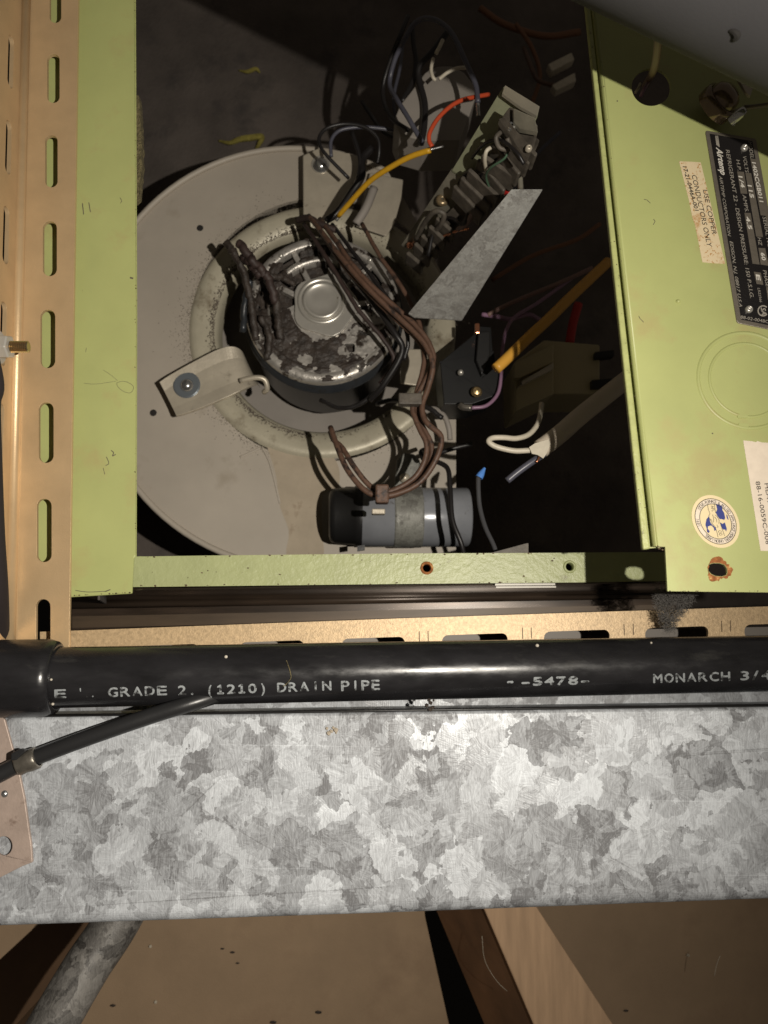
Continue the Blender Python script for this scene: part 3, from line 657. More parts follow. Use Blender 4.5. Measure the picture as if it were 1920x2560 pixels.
bl = thing("machine_bolt", "zinc bolt with hex nut and brassy thread poking from the upright gold angle", "bolt", PT(10, 868, 300))
bc = PT(27, 867, 303); X = Vector((1, 0, 0)); 
mk("washer", lathe(bc - X * 0.0058, X, [(0.002, 0), (0.0068, 0), (0.0068, 0.001), (0.002, 0.001)], 32), m_plastic, bl)
mk("hex_nut", lathe(bc - X * 0.0046, X, [(0.0022, 0), (0.0048, 0), (0.0050, 0.0004), (0.0050, 0.0040), (0.0046, 0.0046), (0.0022, 0.0046)], 6, up=Vector((0, 0.35, 1))), m_plastic, bl, bevel=0.0003)
pr = [(0, 0.0075), (0.0017, 0.0075)]
for i in range(12): pr += [(0.0024, 0.0072 - i * 0.00075), (0.00165, 0.0072 - i * 0.00075 - 0.00037)]
mk("threaded_shank", lathe(bc - X * 0.0002, X, pr, 24), m_thread, bl)

gh = thing("slotted_rail", "pale gold slotted strip running level behind the black drain pipe", "slotted strip", PT(960, 1690, 332))
hs = []
for (x0, x1) in ((340, 497), (600, 760), (855, 1012), (1105, 1269), (1360, 1524), (1613, 1771), (1861, 2020), (2110, 2270)):
    yt = 1571 - 0.0349 * (x0 - 340) + 44; yb = yt + 34; sl = -0.035
    st = stadium(x0, yt, x1, yb, 15); hs.append([(x, y + sl * (x - x0)) for x, y in st])
mk("front_face", slab([(100, 1579.5), (172, 1577), (1000, 1546), (1920, 1516), (2400, 1500), (2400, 1650), (1000, 1690), (100, 1710)], 333, 1.8, hs), m_gold2, gh, bevel=0.0004)
m_gauge = M("dark gauge marks", (0.15, 0.10, 0.05), 0.6)
for xm in (1306, 1328, 1560, 1583, 1804, 1826, 1048, 1070):
    yt = 1571 - 0.0349 * (xm - 340) + 46; bm = bmesh.new(); stroke([(xm, yt - 14), (xm + 1, yt + 14)], 2.2, 332.85, bm); mk("gauge_mark", bm, m_gauge, gh)
mk("unseen_top_flange", slab([PT(172, 1578, 336), PT(2400, 1501, 336), PT(2400, 1501, 336) + N * 0.036, PT(172, 1578, 336) + N * 0.036], None, 1.6, T=Vector((0, 0, -1))), m_gold2, gh)  # added out of sight so the glossy underside mirrors its gold
mk("backing_plate", slab([(200, 1600), (2300, 1560), (2300, 1760), (200, 1800)], 374, 1.5), m_pan, gh)

# ================================================================== BLACK DRAIN PIPE
pa, pb = PT(-120, 1699, 300), PT(2250, 1652, 321)
pd = (pb - pa).normalized(); PR = 0.0113
dp = thing("drain_pipe", "glossy black plastic drain pipe with white print running level above the duct", "pipe", (pa + pb) / 2 - Vector((0, 0, PR)))
mk("pipe_wall", sweep([pa + (pb - pa) * t / 12 for t in range(13)], PR, 64), m_pipe, dp, smooth=True)
ce_ = PT(128, 1694, 301)
cp = [(PR, 0.0022), (PR * 1.06, 0.0025), (PR * 1.2, 0.0015), (PR * 1.27, -0.001), (PR * 1.28, -0.004), (PR * 1.29, -0.06)]
mk("coupling", lathe(pa + pd * (ce_ - pa).dot(pd), pd, cp, 64), m_pipe, dp, smooth=True)
psurf = lambda x, y, k=0: cyl_hit(x, y, pa, pd, PR + 0.00030 + 0.00001 * k)
for it in [("E", 137, 1745, 165, 1744, 22, 0, 0.9), ("'..", 196, 1744, 238, 1742, 24, 0, 0.5), ("GRADE", 271, 1742, 417, 1737, 24, 0, 0.9), ("2.", 446, 1737, 490, 1736, 24, 0, 0.9), ("(1210)", 515, 1736, 668, 1731, 24, 0, 0.9),
           ("DRAIN", 694, 1730, 828, 1725, 24, 0, 0.9), ("PIPE", 854, 1727, 949, 1724, 26, 0, 1.0),
           ("-", 1268, 1713, 1284, 1712, 24, 0, 1.5), ("-5478-", 1303, 1714, 1474, 1710, 21, 0, 1.3), ("MONARCH", 1634, 1707, 1825, 1701, 23, 0, 1.0), ("3/4", 1852, 1700, 1925, 1698, 23, 0, 1.0)]:
    s_, xa, ya, xb, yb, h_ = it[:6]; n_ = len(s_); aw = (xb - xa) / (n_ - 0.24); sub_ = []
    for i_, ch_ in enumerate(s_):
        wf = {"1": 0.58, "I": 0.12, "(": 0.28, ")": 0.28, ".": 0.18, "'": 0.14, "-": 0.62, "/": 0.6}.get(ch_, 0.76); o_ = (0.76 - wf) / 2
        u0, u1 = (i_ + o_) * aw / (xb - xa), (i_ + o_ + wf) * aw / (xb - xa)
        sub_.append(("\x01" if ch_ == "1" else ch_, xa + (xb - xa) * u0, ya + (yb - ya) * u0, xa + (xb - xa) * u1, ya + (yb - ya) * u1, h_ * 0.92, 0, it[7]))
    lettering(sub_, psurf, m_pipeink, dp, "pipe_print")
bm = bmesh.new()
hp = [psurf(x, y) for x, y in ((716, 1651), (722, 1668), (726, 1682), (727, 1695), (718, 1708), (708, 1716))]
mk("dried_fibre", sweep(spline(hp, 4), 0.00018, 5, bm), m_insul, dp)
for (x, y, r) in ((565, 1642, 4), (1343, 1614, 4.5), (128, 1699, 3), (132, 1760, 3.5), (1628, 1607, 3)):
    p = psurf(x, y); bm = bmesh.new(); lathe(p, -p.normalized(), [(0, 0.0003), (pm(r, 300) * 0.7, 0.0002), (pm(r, 300), -0.0002)], 9, bm); mk("speck", bm, m_debris, dp, smooth=True)

# ================================================================== GALVANISED DUCT
CD = 300.0
du = thing("galvanised_duct", "wide galvanised sheet metal duct with spangled grey face", "duct", PT(960, 2290, CD))
fc = [(-200, 1798), (11, 1793), (960, 1779), (1920, 1767), (2300, 1762), (2300, 2247), (1920, 2256), (960, 2292), (0, 2324), (-200, 2331)]
bm = bmesh.new(); rows = []
tops = [(-200, 1798), (11, 1793), (960, 1779), (1920, 1767), (2300, 1762)]; bots = [(-200, 2331), (0, 2324), (960, 2292), (1920, 2256), (2300, 2247)]
for (a, b) in zip(tops, bots):
    A, B = PT(*a, CD), PT(*b, CD); D = (B - A).normalized(); r1, r2 = 0.0018, 0.0052; row = [A + N * 0.14]
    for k in range(6):
        t = math.pi / 2 * k / 5; row.append(A + D * (r1 - r1 * math.cos(t)) + N * (r1 - r1 * math.sin(t)))
    for k in range(10):
        t = math.pi / 2 * k / 9; row.append(B - D * (r2 - r2 * math.sin(t)) + N * (r2 - r2 * math.cos(t)))
    row.append(B + N * 0.14); rows.append([bm.verts.new(p) for p in row])
for r0, r1_ in zip(rows, rows[1:]):
    for k in range(len(r0) - 1): bm.faces.new((r0[k], r0[k + 1], r1_[k + 1], r1_[k]))
mk("duct_body", bm, m_duct, du)
mk("top_seam", slab([(-200, 1760), (2300, 1712), (2300, 1766), (960, 1782), (-200, 1802)], CD + 22, 3), m_duct_top, du, bevel=0.0005)
mk("seam_shadow_line", sweep([PT(-200, 1794.5, CD + 0.2), PT(960, 1776.5, CD + 0.2), PT(2300, 1758.5, CD + 0.2)], pm(3.2, CD), 10), m_black, du, smooth=True)  # black line along the duct's top edge stands in for shadow
rp = slab([(-150, 1700), (2, 1790), (12, 1800), (20, 1830), (34, 1880), (50, 1940), (62, 1998), (72, 2071), (78, 2110), (81, 2156), (55, 2166), (20, 2184), (-20, 2204), (-150, 2250)], CD - 2.2, 1.4, [ell(9, 2115, 21, 24, 28)])
rpo = mk("hanger_strap", rp, m_rustplate, bevel=0.0003); tag(rpo, "pinkish rust blotched strap plate lying on the duct's left end", "strap")
mk("bright_screw", lathe(PT(11, 1985, CD - 2.2), -N, [(0, 0.0008), (0.0008, 0.0006), (0.0013, 0)], 14), m_screw, rpo, smooth=True)
# bits on the duct
bm = bmesh.new()
for i in range(8):
    p = PT(830 + random.uniform(-14, 14), 1827 + random.uniform(-9, 9), CD - 0.3); r = random.uniform(0.0004, 0.0011)
    bmesh.ops.create_icosphere(bm, subdivisions=1, radius=r, matrix=Matrix.Translation(p))
tag(mk("dried_mud_spot", bm, M("dried mud", (0.42, 0.36, 0.28), 0.9)), "crumbly dried mud spot near the duct's top edge", "mud spot")
bm = bmesh.new()
for i in range(9):
    p = PT(1075 + random.uniform(-9, 9), 1762 + random.uniform(-12, 12), CD - 1); r = random.uniform(0.0004, 0.0010)
    bmesh.ops.create_icosphere(bm, subdivisions=1, radius=r, matrix=Matrix.Translation(p))
tag(mk("black_crumb", bm, m_grime), "black crumb of dirt on the seam between pipe and duct", "dirt crumb")

# ================================================================== COAX CABLE + CLAMP
cx_ = thing("black_cable", "black cable sloping from under the drain pipe down across the duct's left end", "cable", PT(250, 1850, 294))
mk("sheath", wire([(-120, 1978, 292), (-20, 1944, 294), (60, 1905, 295), (200, 1851, 295), (370, 1792, 296), (520, 1745, 300), (700, 1690, 322)], 19.5, 8, 20), m_cable, cx_, smooth=True)
dcl = (PT(120, 1883, 295) - PT(40, 1914, 295)).normalized()
mk("metal_band", lathe(PT(69, 1903, 295), dcl, [(0.0031, -0.0037), (0.0037, -0.0037), (0.0040, -0.0030), (0.0038, -0.001), (0.0041, 0.0008), (0.0040, 0.0034), (0.0037, 0.0038), (0.0031, 0.0038)], 28), m_zincdark, cx_, smooth=True)
mk("band_tail", slab([(27, 1884), (50, 1872), (66, 1876), (40, 1900), (26, 1902)], 291, 2.5), m_cable, cx_, bevel=0.0004)
# hose hugging the left border, close to us
ho = mk("dark_hose", wire([(-70, 740, 262), (-46, 860, 264), (-26, 960, 268), (-34, 1010, 272), (-30, 1150, 280), (-22, 1340, 292), (-12, 1480, 306), (-8, 1600, 326), (-12, 1700, 332), (-24, 1800, 326), (-28, 1900, 318), (-60, 2050, 314)], 31, 6, 20), m_hose, smooth=True)
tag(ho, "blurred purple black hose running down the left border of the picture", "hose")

# ================================================================== LINT
def lint(tri, c, n, name, label):
    bm = bmesh.new(); A, B, Cc = tri
    for i in range(n):
        a, b = random.random(), random.random()
        if a + b > 1: a, b = 1 - a, 1 - b
        x = A[0] + (B[0] - A[0]) * a + (Cc[0] - A[0]) * b; y = A[1] + (B[1] - A[1]) * a + (Cc[1] - A[1]) * b
        from mathutils import noise as NZ0
        if NZ0.noise(Vector((x * 0.06, y * 0.035, 3))) + 0.25 * NZ0.noise(Vector((x * 0.3, y * 0.2, 9))) < -0.12 and random.random() < 0.85: continue
        x += random.gauss(0, 5); y += random.gauss(0, 7)
        p = PT(x, y, c + random.uniform(-3, 3)); d = Vector((random.gauss(0, 1), random.gauss(0, 1), random.gauss(0, 1))).normalized()
        e = d.orthogonal().normalized() * random.uniform(0.00005, 0.00011); L = random.uniform(0.0005, 0.0016)
        k = Vector((random.uniform(-1, 1), random.uniform(-1, 1), random.uniform(-1, 1))) * 0.0005
        q = [p - d * L, p + k, p + d * L]
        v = [bm.verts.new(w) for w in (q[0] - e, q[0] + e, q[1] + e, q[1] - e, q[2])]
        bm.faces.new((v[0], v[1], v[2], v[3])); bm.faces.new((v[3], v[2], v[4]))
    o = mk(name, bm, m_lint, flatn=False); tag(o, label, "lint"); return o
lint(((1630, 1474), (1742, 1478), (1668, 1592)), 322, 4200, "lint_clump", "grey lint clump hanging under the lower left corner of the green cover")

# ================================================================== BLOWER
BC = (732, 880)
blw = thing("blower", "cream grey sheet metal blower scroll with a round rolled inlet", "blower", PT(700, 1390, C_BLOW))
hl = []
for i in range(0, 64):
    t = math.radians(-62 - i * (228 / 63.0))     # anticlockwise over the top to the bottom left
    k = i / 63.0; r = 509 if k < 0.62 else 509 + (k - 0.62) / 0.38 * 42
    hl.append((BC[0] + r * math.cos(t), BC[1] + r * math.sin(t)))
hl += [(800, 1440), (1140, 1440), (1140, 1035), (1105, 1020), (1100, 900), (1090, 700), (1045, 560)]
opening = ell(805, 828, 271, 271, 72)
mk("scroll_face", slab(hl, C_BLOW, 3, [ell(806, 824, 330, 330, 72)]), m_blower, blw)
mk("scroll_rim", sweep([PT(x, y, C_BLOW - 0.8) for x, y in hl[:64]], 0.0019, 12), m_blower, blw, smooth=True)
# scroll outer wrap
bm = bmesh.new(); pv = None
for x, y in hl[:64]:
    a = bm.verts.new(PT(x, y, C_BLOW + 1)); b = bm.verts.new(PT(x, y, C_BLOW + 1) + N * 0.09)
    if pv: bm.faces.new((pv[0], a, b, pv[1]))
    pv = (a, b)
mk("scroll_wrap", bm, m_blower, blw, smooth=True)
oc = PT(807, 822, C_BLOW)
k_ = C_BLOW / F * 0.001
prof = [(350 * k_, -0.0004), (344 * k_, 0.0011), (337 * k_, 0.0019), (325 * k_, 0.0019), (306 * k_, 0.0010), (291 * k_, -0.0004), (280 * k_, -0.0022), (274 * k_, -0.0055), (271 * k_, -0.0130)]
mk("inlet_ring", lathe(oc, -N, prof, 120), m_ring, blw, smooth=True)
# soot collected along the crease of the ring
bm = bmesh.new()
for i in range(5200):
    t = random.uniform(0, 2 * math.pi); g_ = random.random(); r = (342 + (random.expovariate(1 / 15.0) if g_ < 0.8 else 0) + 6) * k_; s_ = random.uniform(0.00008, 0.00034)
    if g_ >= 0.8: continue
    if random.random() > 0.35 + 0.65 * max(0, math.cos(t - 3.1)): continue
    p = oc + (UX * math.cos(t) + VZ * math.sin(t)) * r - N * 0.0001
    a = UX * s_; b = VZ * s_
    v = [bm.verts.new(p + a * math.cos(q) + b * math.sin(q)) for q in (0, 1.2, 2.5, 3.7, 5)]
    bm.faces.new(v)
for i in range(2600):
    t = random.uniform(1.7, 4.6) if random.random() < 0.75 else random.uniform(0, 6.28); r = (284 + abs(random.gauss(0, 7))) * k_; s_ = random.uniform(0.0001, 0.00055)
    zz = -0.0022 + (r / k_ - 280) / 11 * 0.0018 if r / k_ > 280 else -0.0030
    p = oc + (UX * math.cos(t) + VZ * math.sin(t)) * r - N * (zz + 0.0004)
    e_ = (UX * -math.sin(t) + VZ * math.cos(t)) * s_; f_ = (UX * math.cos(t) + VZ * math.sin(t) + N * -0.3) * s_ * 0.7
    bm.faces.new([bm.verts.new(p + e_ * math.cos(q) + f_ * math.sin(q)) for q in (0, 1.2, 2.5, 3.7, 5)])
so = mk("soot_specks", bm, m_soot, blw, flatn=False); so['kind'] = 'stuff'
# wheel vanes seen through the opening and the far disc
mk("far_disc", slab(ell(835, 905, 300, 300, 60), 512, 2), m_sooted, blw)
for (x, y) in ((500, 570), (383, 1032)):
    mk("pilot_hole", lathe(PT(x, y, C_BLOW), -N, [(0, 0.0003), (pm(7, 470), 0.0003), (pm(9, 470), 0.0)], 18), m_void, blw)
# dents near the lower crease
mk("crease", wire([(655, 1117, 470), (672, 1150, 470), (684, 1190, 470.2), (700, 1260, 470.4)], 3.5, 5), m_blower, blw, smooth=True)
mk("crease", wire([(600, 1143, 470.2), (625, 1132, 470), (652, 1119, 470)], 3, 5), m_blower, blw, smooth=True)

pts = []
for (x, y) in ((668, 1118), (700, 1100), (760, 1128), (838, 1150), (850, 1215), (812, 1240), (806, 1330), (800, 1392), (716, 1395), (722, 1330), (704, 1262), (690, 1190)):
    pts.append((x + random.uniform(-5, 5), y + random.uniform(-5, 5)))
pts = [(v.x, v.y) for v in spline([Vector((x, y, 0)) for x, y in pts + pts[:1]], 5)[:-1]]
mk("dust_stain", slab(pts, C_BLOW - 0.12, 0.1), M("tan dust stain", (0.43, 0.36, 0.27), 0.8, var=0.10, vscale=60, col2=(0.26, 0.19, 0.13), mscale=85, mthr=0.56, msoft=0.16, speck=0.28, sscale=260, speckcol=(0.15, 0.10, 0.07)), blw)

# ================================================================== MOTOR
mo = thing("blower_motor", "round grimy electric motor with an aluminium end bell sitting in the blower inlet", "motor", PT(810, 985, 440))
CM = 438.0; mc = PT(808, 772, CM); km = CM / F * 0.001
RM = 208 * km
mk("motor_shell", lathe(mc, -N, [(RM * 0.97, -0.004), (RM * 1.0, -0.0045), (RM * 1.0, -0.011), (RM * 1.03, -0.0115), (RM * 1.03, -0.0145), (RM * 0.99, -0.015), (RM * 0.99, -0.060), (0, -0.060)], 80), m_motor, mo, smooth=True)
# end bell: rim, recessed dish, second ring, spokes, hub
mk("bell_rim", lathe(mc, -N, [(RM * 0.985, -0.006), (RM * 0.985, -0.0015), (RM * 0.965, 0.0004), (RM * 0.92, 0.0012), (RM * 0.87, 0.0012), (RM * 0.85, 0.0004), (RM * 0.845, -0.0045)], 80), m_alu, mo, smooth=True)
mk("bell_dish", lathe(mc, -N, [(RM * 0.82, -0.0044), (RM * 0.5, -0.0052), (0, -0.0052)], 60), m_grime, mo, smooth=True)
mk("inner_ring", lathe(mc, -N, [(RM * 0.70, -0.0046), (RM * 0.70, 0.0012), (RM * 0.63, 0.0018), (RM * 0.62, -0.0046)], 40, up=UX, a0=-0.1, a1=3.3), m_alu, mo, smooth=True)
for i in range(10):
    t = math.radians(36 * i + 9); d = UX * math.cos(t) + VZ * math.sin(t); e = UX * -math.sin(t) + VZ * math.cos(t)
    p = mc + d * RM * 0.60 - N * -0.002
    mk("spoke", box(p + N * 0.0003, d * RM * 0.25, e * (RM * 0.035), N * 0.0026), m_alu, mo, bevel=0.0005)
# closed lower half of the bell: a cast web with punched vents
web = []
for i in range(33):
    t = math.radians(192 + i * 5.1); web.append((808 + 170 * math.cos(t), 772 - 170 * math.sin(t)))
web += [(880, 770), (740, 760)]
vents = [stadium(808 + 118 * math.cos(t) - 13, 772 - 118 * math.sin(t) - 11, 808 + 118 * math.cos(t) + 13, 772 - 118 * math.sin(t) + 11, 5) for t in [math.radians(a) for a in (212, 240, 272, 304, 332)]]
mk("cast_web", slab(web, CM - 0.6, 3, vents), m_alu, mo, bevel=0.0005)
hx = [(812 + (80 + 5 * math.cos(5 * t)) * math.cos(t), 762 + (76 + 5 * math.cos(5 * t)) * math.sin(t)) for t in [2 * math.pi * k / 40 for k in range(40)]]
mk("hub_plate", slab(hx, CM - 2.6, 5), m_alu_clean, mo, bevel=0.0012, seg=3)
hc = PT(805, 752, CM - 2.6)
mk("hub_ring", lathe(hc, -N, [(66 * km, -0.0003), (64 * km, 0.0008), (57 * km, 0.0010), (54 * km, 0.0004)], 56), m_alu_clean, mo, smooth=True)
mk("oil_cap", lathe(hc, -N, [(52 * km, -0.0003), (51 * km, 0.0012), (47 * km, 0.0019), (42 * km, 0.0015), (37 * km, 0.0009), (20 * km, 0.0010), (0, 0.0011)], 56), m_alu_clean, mo, smooth=True)
for a in (48, 128, 205, 300, 345):
    t = math.radians(a); p = mc + (UX * math.cos(t) + VZ * math.sin(t)) * RM * 0.885 - N * 0.0012
    mk("bell_rivet", lathe(p, -N, [(0, 0.0014), (0.0010, 0.0012), (0.0017, 0)], 14), m_alu_clean, mo, smooth=True)
# grime caked on the bell: crusts that stand proud wherever the noise is high, thickest on the lower half
from mathutils import noise as NZ
bm = bmesh.new(); NA, NR = 300, 64; grid = {}
def crust(a, r):
    p = mc + (UX * math.cos(a) + VZ * math.sin(a)) * r
    n1 = NZ.fractal(p * 120, 0.9, 2.1, 5) * 0.5 + NZ.noise(p * 60) * 0.42
    low = 0.5 - 0.5 * math.sin(a)
    fr = r / RM
    h = n1 + 0.26 * low - 0.19 + (0.10 if 0.42 < fr < 0.85 else -0.06) + (0.22 if math.cos(a - 3.1) > 0.75 and fr < .93 else 0)
    if fr < 0.40: h = -1
    return p, h
for i in range(NA):
    for j in range(NR):
        a = 2 * math.pi * i / NA; r = RM * (0.38 + 0.59 * j / (NR - 1)); p, h = crust(a, r)
        fr = r / RM
        surf_h = 0.0014 if fr > 0.80 else (0.0007 if a > math.pi else (0.0016 if 0.61 < fr < 0.71 else -0.0046))
        grid[i, j] = (p - N * (surf_h - 0.0002 + max(0, h) * 0.0020), h)
vs = {}
def gv(k):
    if k not in vs: vs[k] = bm.verts.new(grid[k][0])
    return vs[k]
for i in range(NA):
    for j in range(NR - 1):
        ks = [(i, j), ((i + 1) % NA, j), ((i + 1) % NA, j + 1), (i, j + 1)]
        if sum(grid[k][1] > 0 for k in ks) >= 2: bm.faces.new([gv(k) for k in ks])
gr = mk("caked_grime", bm, m_grime, mo, smooth=True, flatn=False); gr['kind'] = 'stuff'
# mounting legs, plus one plate that paints a lit patch of the scroll
def leg(poly, c, sx, sy, nm="leg_and_lit_patch", th=1.6, screw=m_greywash, rs=35):
    L = mk(nm, slab(poly, c, th), m_bracket, mo, bevel=0.0008, seg=3)
    if sx:
        mk("washer", lathe(PT(sx, sy, c), -N, [(0, 0.0010), (pm(rs, c) * .95, 0.0010), (pm(rs, c), 0.0005), (pm(rs, c), -0.0001)], 32), screw, L, smooth=False)
        mk("screw_head", lathe(PT(sx, sy, c - 1), -N, [(0, 0.0032), (pm(9, c), 0.0032), (pm(15, c), 0.0022), (pm(19, c), 0.0008), (pm(22, c), 0)], 28), m_screw, L, smooth=True)
    return L
def loft(A, B, th, n=5):
    bm = bmesh.new(); PA = spline([PT(*p) for p in A], n); PB_ = spline([PT(*p) for p in B], n); T = N * th * 0.001; rows = []
    for a, b in zip(PA, PB_):
        rows.append([bm.verts.new(a.lerp(b, k / 4) - N * 0.0016 * (abs(k - 2) / 2) ** 3) for k in range(5)] + [bm.verts.new(a.lerp(b, k / 4) + T) for k in (4, 3, 2, 1, 0)])
    for r0, r1 in zip(rows, rows[1:]):
        for k in range(10): bm.faces.new((r0[k], r0[(k + 1) % 10], r1[(k + 1) % 10], r1[k]))
    bm.faces.new(rows[0]); bm.faces.new(rows[-1][::-1]); return bm
L = mk("leg_and_lit_patch", loft([(400, 957, 455), (425, 940, 455), (480, 909, 455), (540, 878, 455), (578, 868, 455.5), (602, 876, 459), (614, 896, 466), (618, 915, 474)],
                            [(442, 1041, 455), (462, 1036, 455), (510, 1019, 455), (560, 998, 455), (600, 980, 456), (628, 966, 460), (644, 962, 467), (650, 968, 476)], 1.4), m_bracket, mo, smooth=False, bevel=0.0004)
mk("washer", lathe(PT(467, 963, 455), -N, [(0, 0.0010), (pm(33, 455) * .95, 0.0010), (pm(35, 455), 0.0005), (pm(35, 455), -0.0001)], 32), m_greywash, L)
mk("screw_head", lathe(PT(467, 963, 454), -N, [(0, 0.0030), (pm(8, 455), 0.0030), (pm(13, 455), 0.0020), (pm(16, 455), 0.0008), (pm(18, 455), 0)], 28), m_screw, L, smooth=True)
mk("leg_hook", wire([(600, 952, 453), (640, 944, 452), (662, 950, 453), (668, 972, 456), (660, 980, 460)], 7, 5), m_bracket, mo, smooth=True)
leg([(757, 388), (790, 372), (878, 384), (905, 398), (880, 470), (842, 545), (806, 552), (758, 552)], 455, 802, 412, rs=26, screw=m_alu_clean)
leg([(925, 430), (1008, 448), (1003, 500), (985, 560), (965, 590), (890, 565)], 462, 0, 0)  # lit patch of the scroll face, cut out as a pale plate
leg([(1000, 872), (1052, 872), (1058, 930), (1050, 965), (1000, 958)], 458, 0, 0)

# ================================================================== MOTOR LEADS
def W(name, label, pts, r, m, cat="wire", **k):
    o = mk(name, wire(pts, r, **k), m, smooth=True); tag(o, label, cat); return o
br = thing("brown_lead_bundle", "bundle of brown motor leads looping over the motor and down to the grey capacitor", "wire bundle", PT(1040, 1100, 400))
b1 = [(772, 540, 432), (800, 575, 420), (850, 640, 405), (905, 705, 398), (965, 765, 396), (1030, 825, 394), (1066, 868, 392), (1082, 915, 391), (1070, 970, 392)]
b2 = [(800, 548, 434), (838, 600, 416), (880, 660, 404), (930, 715, 400), (985, 765, 399), (1045, 820, 397), (1078, 870, 396), (1080, 915, 396), (1058, 985, 396)]
b3 = [(785, 548, 436), (815, 600, 420), (860, 665, 408), (915, 725, 403), (975, 785, 401), (1035, 840, 399), (1060, 880, 399), (1056, 930, 398), (1040, 990, 398)]
dn1 = [(1056, 1010, 392), (1058, 1040, 391), (1072, 1062, 390), (1102, 1090, 389), (1098, 1128, 389), (1078, 1170, 390), (1050, 1205, 391), (1010, 1228, 392), (960, 1240, 393), (915, 1228, 394), (872, 1180, 397), (848, 1130, 402), (826, 1068, 412)]
dn2 = [(1034, 1010, 396), (1038, 1045, 395), (1050, 1075, 394), (1066, 1110, 393), (1062, 1150, 393), (1040, 1190, 394), (1000, 1218, 395), (958, 1230, 396), (922, 1212, 397), (884, 1165, 399), (856, 1120, 404), (834, 1100, 410), (826, 1080, 416)]
dn3 = [(1046, 1005, 399), (1046, 1040, 398), (1060, 1072, 397), (1078, 1110, 396), (1076, 1150, 396), (1052, 1196, 397), (1004, 1232, 397), (955, 1246, 398)]
for L, r in ((b1 + dn1, 7.4), (b2[:-1] + dn2, 7), (b3 + dn3[1:], 6.6)):
    mk("lead", wire(L, r, 5, 10), m_brown, br, smooth=True)
bm = box(PT(1025, 1000, 392), UX * pm(30, 392), VZ * pm(15, 392), N * 0.003); mk("cable_tie", bm, m_term, br, bevel=0.0006)
bm = box(PT(955, 1236, 389), UX * pm(17, 390), VZ * pm(24, 390), N * 0.0035); mk("cable_clip", bm, m_brown, br, bevel=0.001)
bm = box(PT(946, 1280, 390), UX * pm(17, 390), VZ * pm(7, 390), N * 0.0025); mk("cable_clip_foot", bm, m_bracket, br, bevel=0.0006)
# sooty lead stubs on the left of the motor
st = thing("sooty_lead_stubs", "soot covered maroon lead stubs sticking up at the motor's left edge", "wire bundle", PT(640, 880, 430))
for pts, r, m_ in (([(566, 606, 424), (590, 640, 424), (612, 690, 426), (628, 760, 430), (640, 850, 434)], 10, m_grime), ([(598, 606, 418), (622, 640, 418), (648, 668, 420), (672, 700, 424), (690, 760, 428)], 12, m_maroon),
                   ([(640, 668, 424), (668, 690, 424), (705, 694, 428), (735, 708, 432)], 9, m_grime), ([(668, 700, 426), (690, 745, 428), (694, 800, 430), (702, 850, 434)], 11, m_grime),
                   ([(610, 640, 422), (636, 668, 422), (652, 690, 424)], 15, m_maroon), ([(628, 700, 430), (612, 760, 433), (606, 830, 436)], 9, m_motor), ([(650, 790, 431), (672, 840, 433), (668, 900, 436)], 9, m_grime)):
    mk("stub", wire(pts, r, 7, 9, wob=2.6), m_, st, smooth=True)

# black loops over the top of the blower
W("black_wire_loop", "thin black wire loop arching over the blower's top edge", [(872, 446, 430), (812, 383, 425), (797, 350, 425), (815, 322, 425), (860, 310, 425), (912, 318, 425), (944, 345, 427), (948, 380, 430), (943, 410, 434)], 5, m_blackwire)
W("black_wire_loop", "dark wire running from the blower's top edge right to the wire tangle", [(828, 392, 430), (828, 352, 428), (850, 326, 427), (900, 318, 427), (960, 322, 428), (1010, 334, 430), (1050, 350, 432)], 5, m_bluewire)
W("black_lead", "thick black lead hugging the right side of the motor's leads", [(930, 370, 440), (905, 400, 440), (905, 440, 438), (880, 480, 440), (845, 530, 442), (815, 552, 445)], 10, m_blackwire, cat="wire")
W("black_lead", "black lead beneath the brown bundle crossing the motor face", [(790, 560, 436), (850, 650, 424), (920, 740, 416), (985, 830, 412), (1005, 880, 416), (960, 960, 424), (925, 1000, 432)], 8, m_blackwire)
W("grey_stick", "dull grey green strip leading down to the top of the motor", [(935, 470, 446), (915, 520, 446), (890, 560, 448)], 12, m_sooted, cat="strip", sides=8)
for k, (pts, r) in enumerate((([(760, 560, 436), (800, 620, 426), (850, 700, 420), (900, 780, 418), (960, 850, 420), (985, 905, 424), (950, 960, 428)], 6), ([(830, 560, 430), (890, 640, 418), (950, 720, 412), (1000, 790, 410), (1020, 850, 414), (1010, 900, 418)], 5.5),
                              ([(905, 560, 430), (950, 640, 420), (1005, 720, 414), (1045, 800, 410), (1058, 860, 408)], 6), ([(1000, 900, 425), (960, 960, 430), (900, 1010, 436), (850, 1020, 440), (800, 1000, 444)], 6),
                              ([(745, 550, 440), (770, 545, 432), (800, 560, 428), (840, 575, 428)], 9), ([(940, 1010, 438), (985, 1000, 430), (1030, 1010, 420), (1070, 1020, 414), (1105, 1045, 412)], 6.5))):
    W("motor_lead", ["sooty lead hugging the left side of the brown bundle on the motor", "dark lead just right of the sooty one on the motor face", "dark lead under the right side of the brown bundle", "black lead sagging below the motor's lower right rim",
                     "burnt lead knot at the top of the motor", "dark lead passing right from under the motor to the coiled ring"][k], pts, r, [m_maroon, m_blackwire, m_brown, m_blackwire, m_maroon, m_blackwire][k], sub=7, wob=0.7)
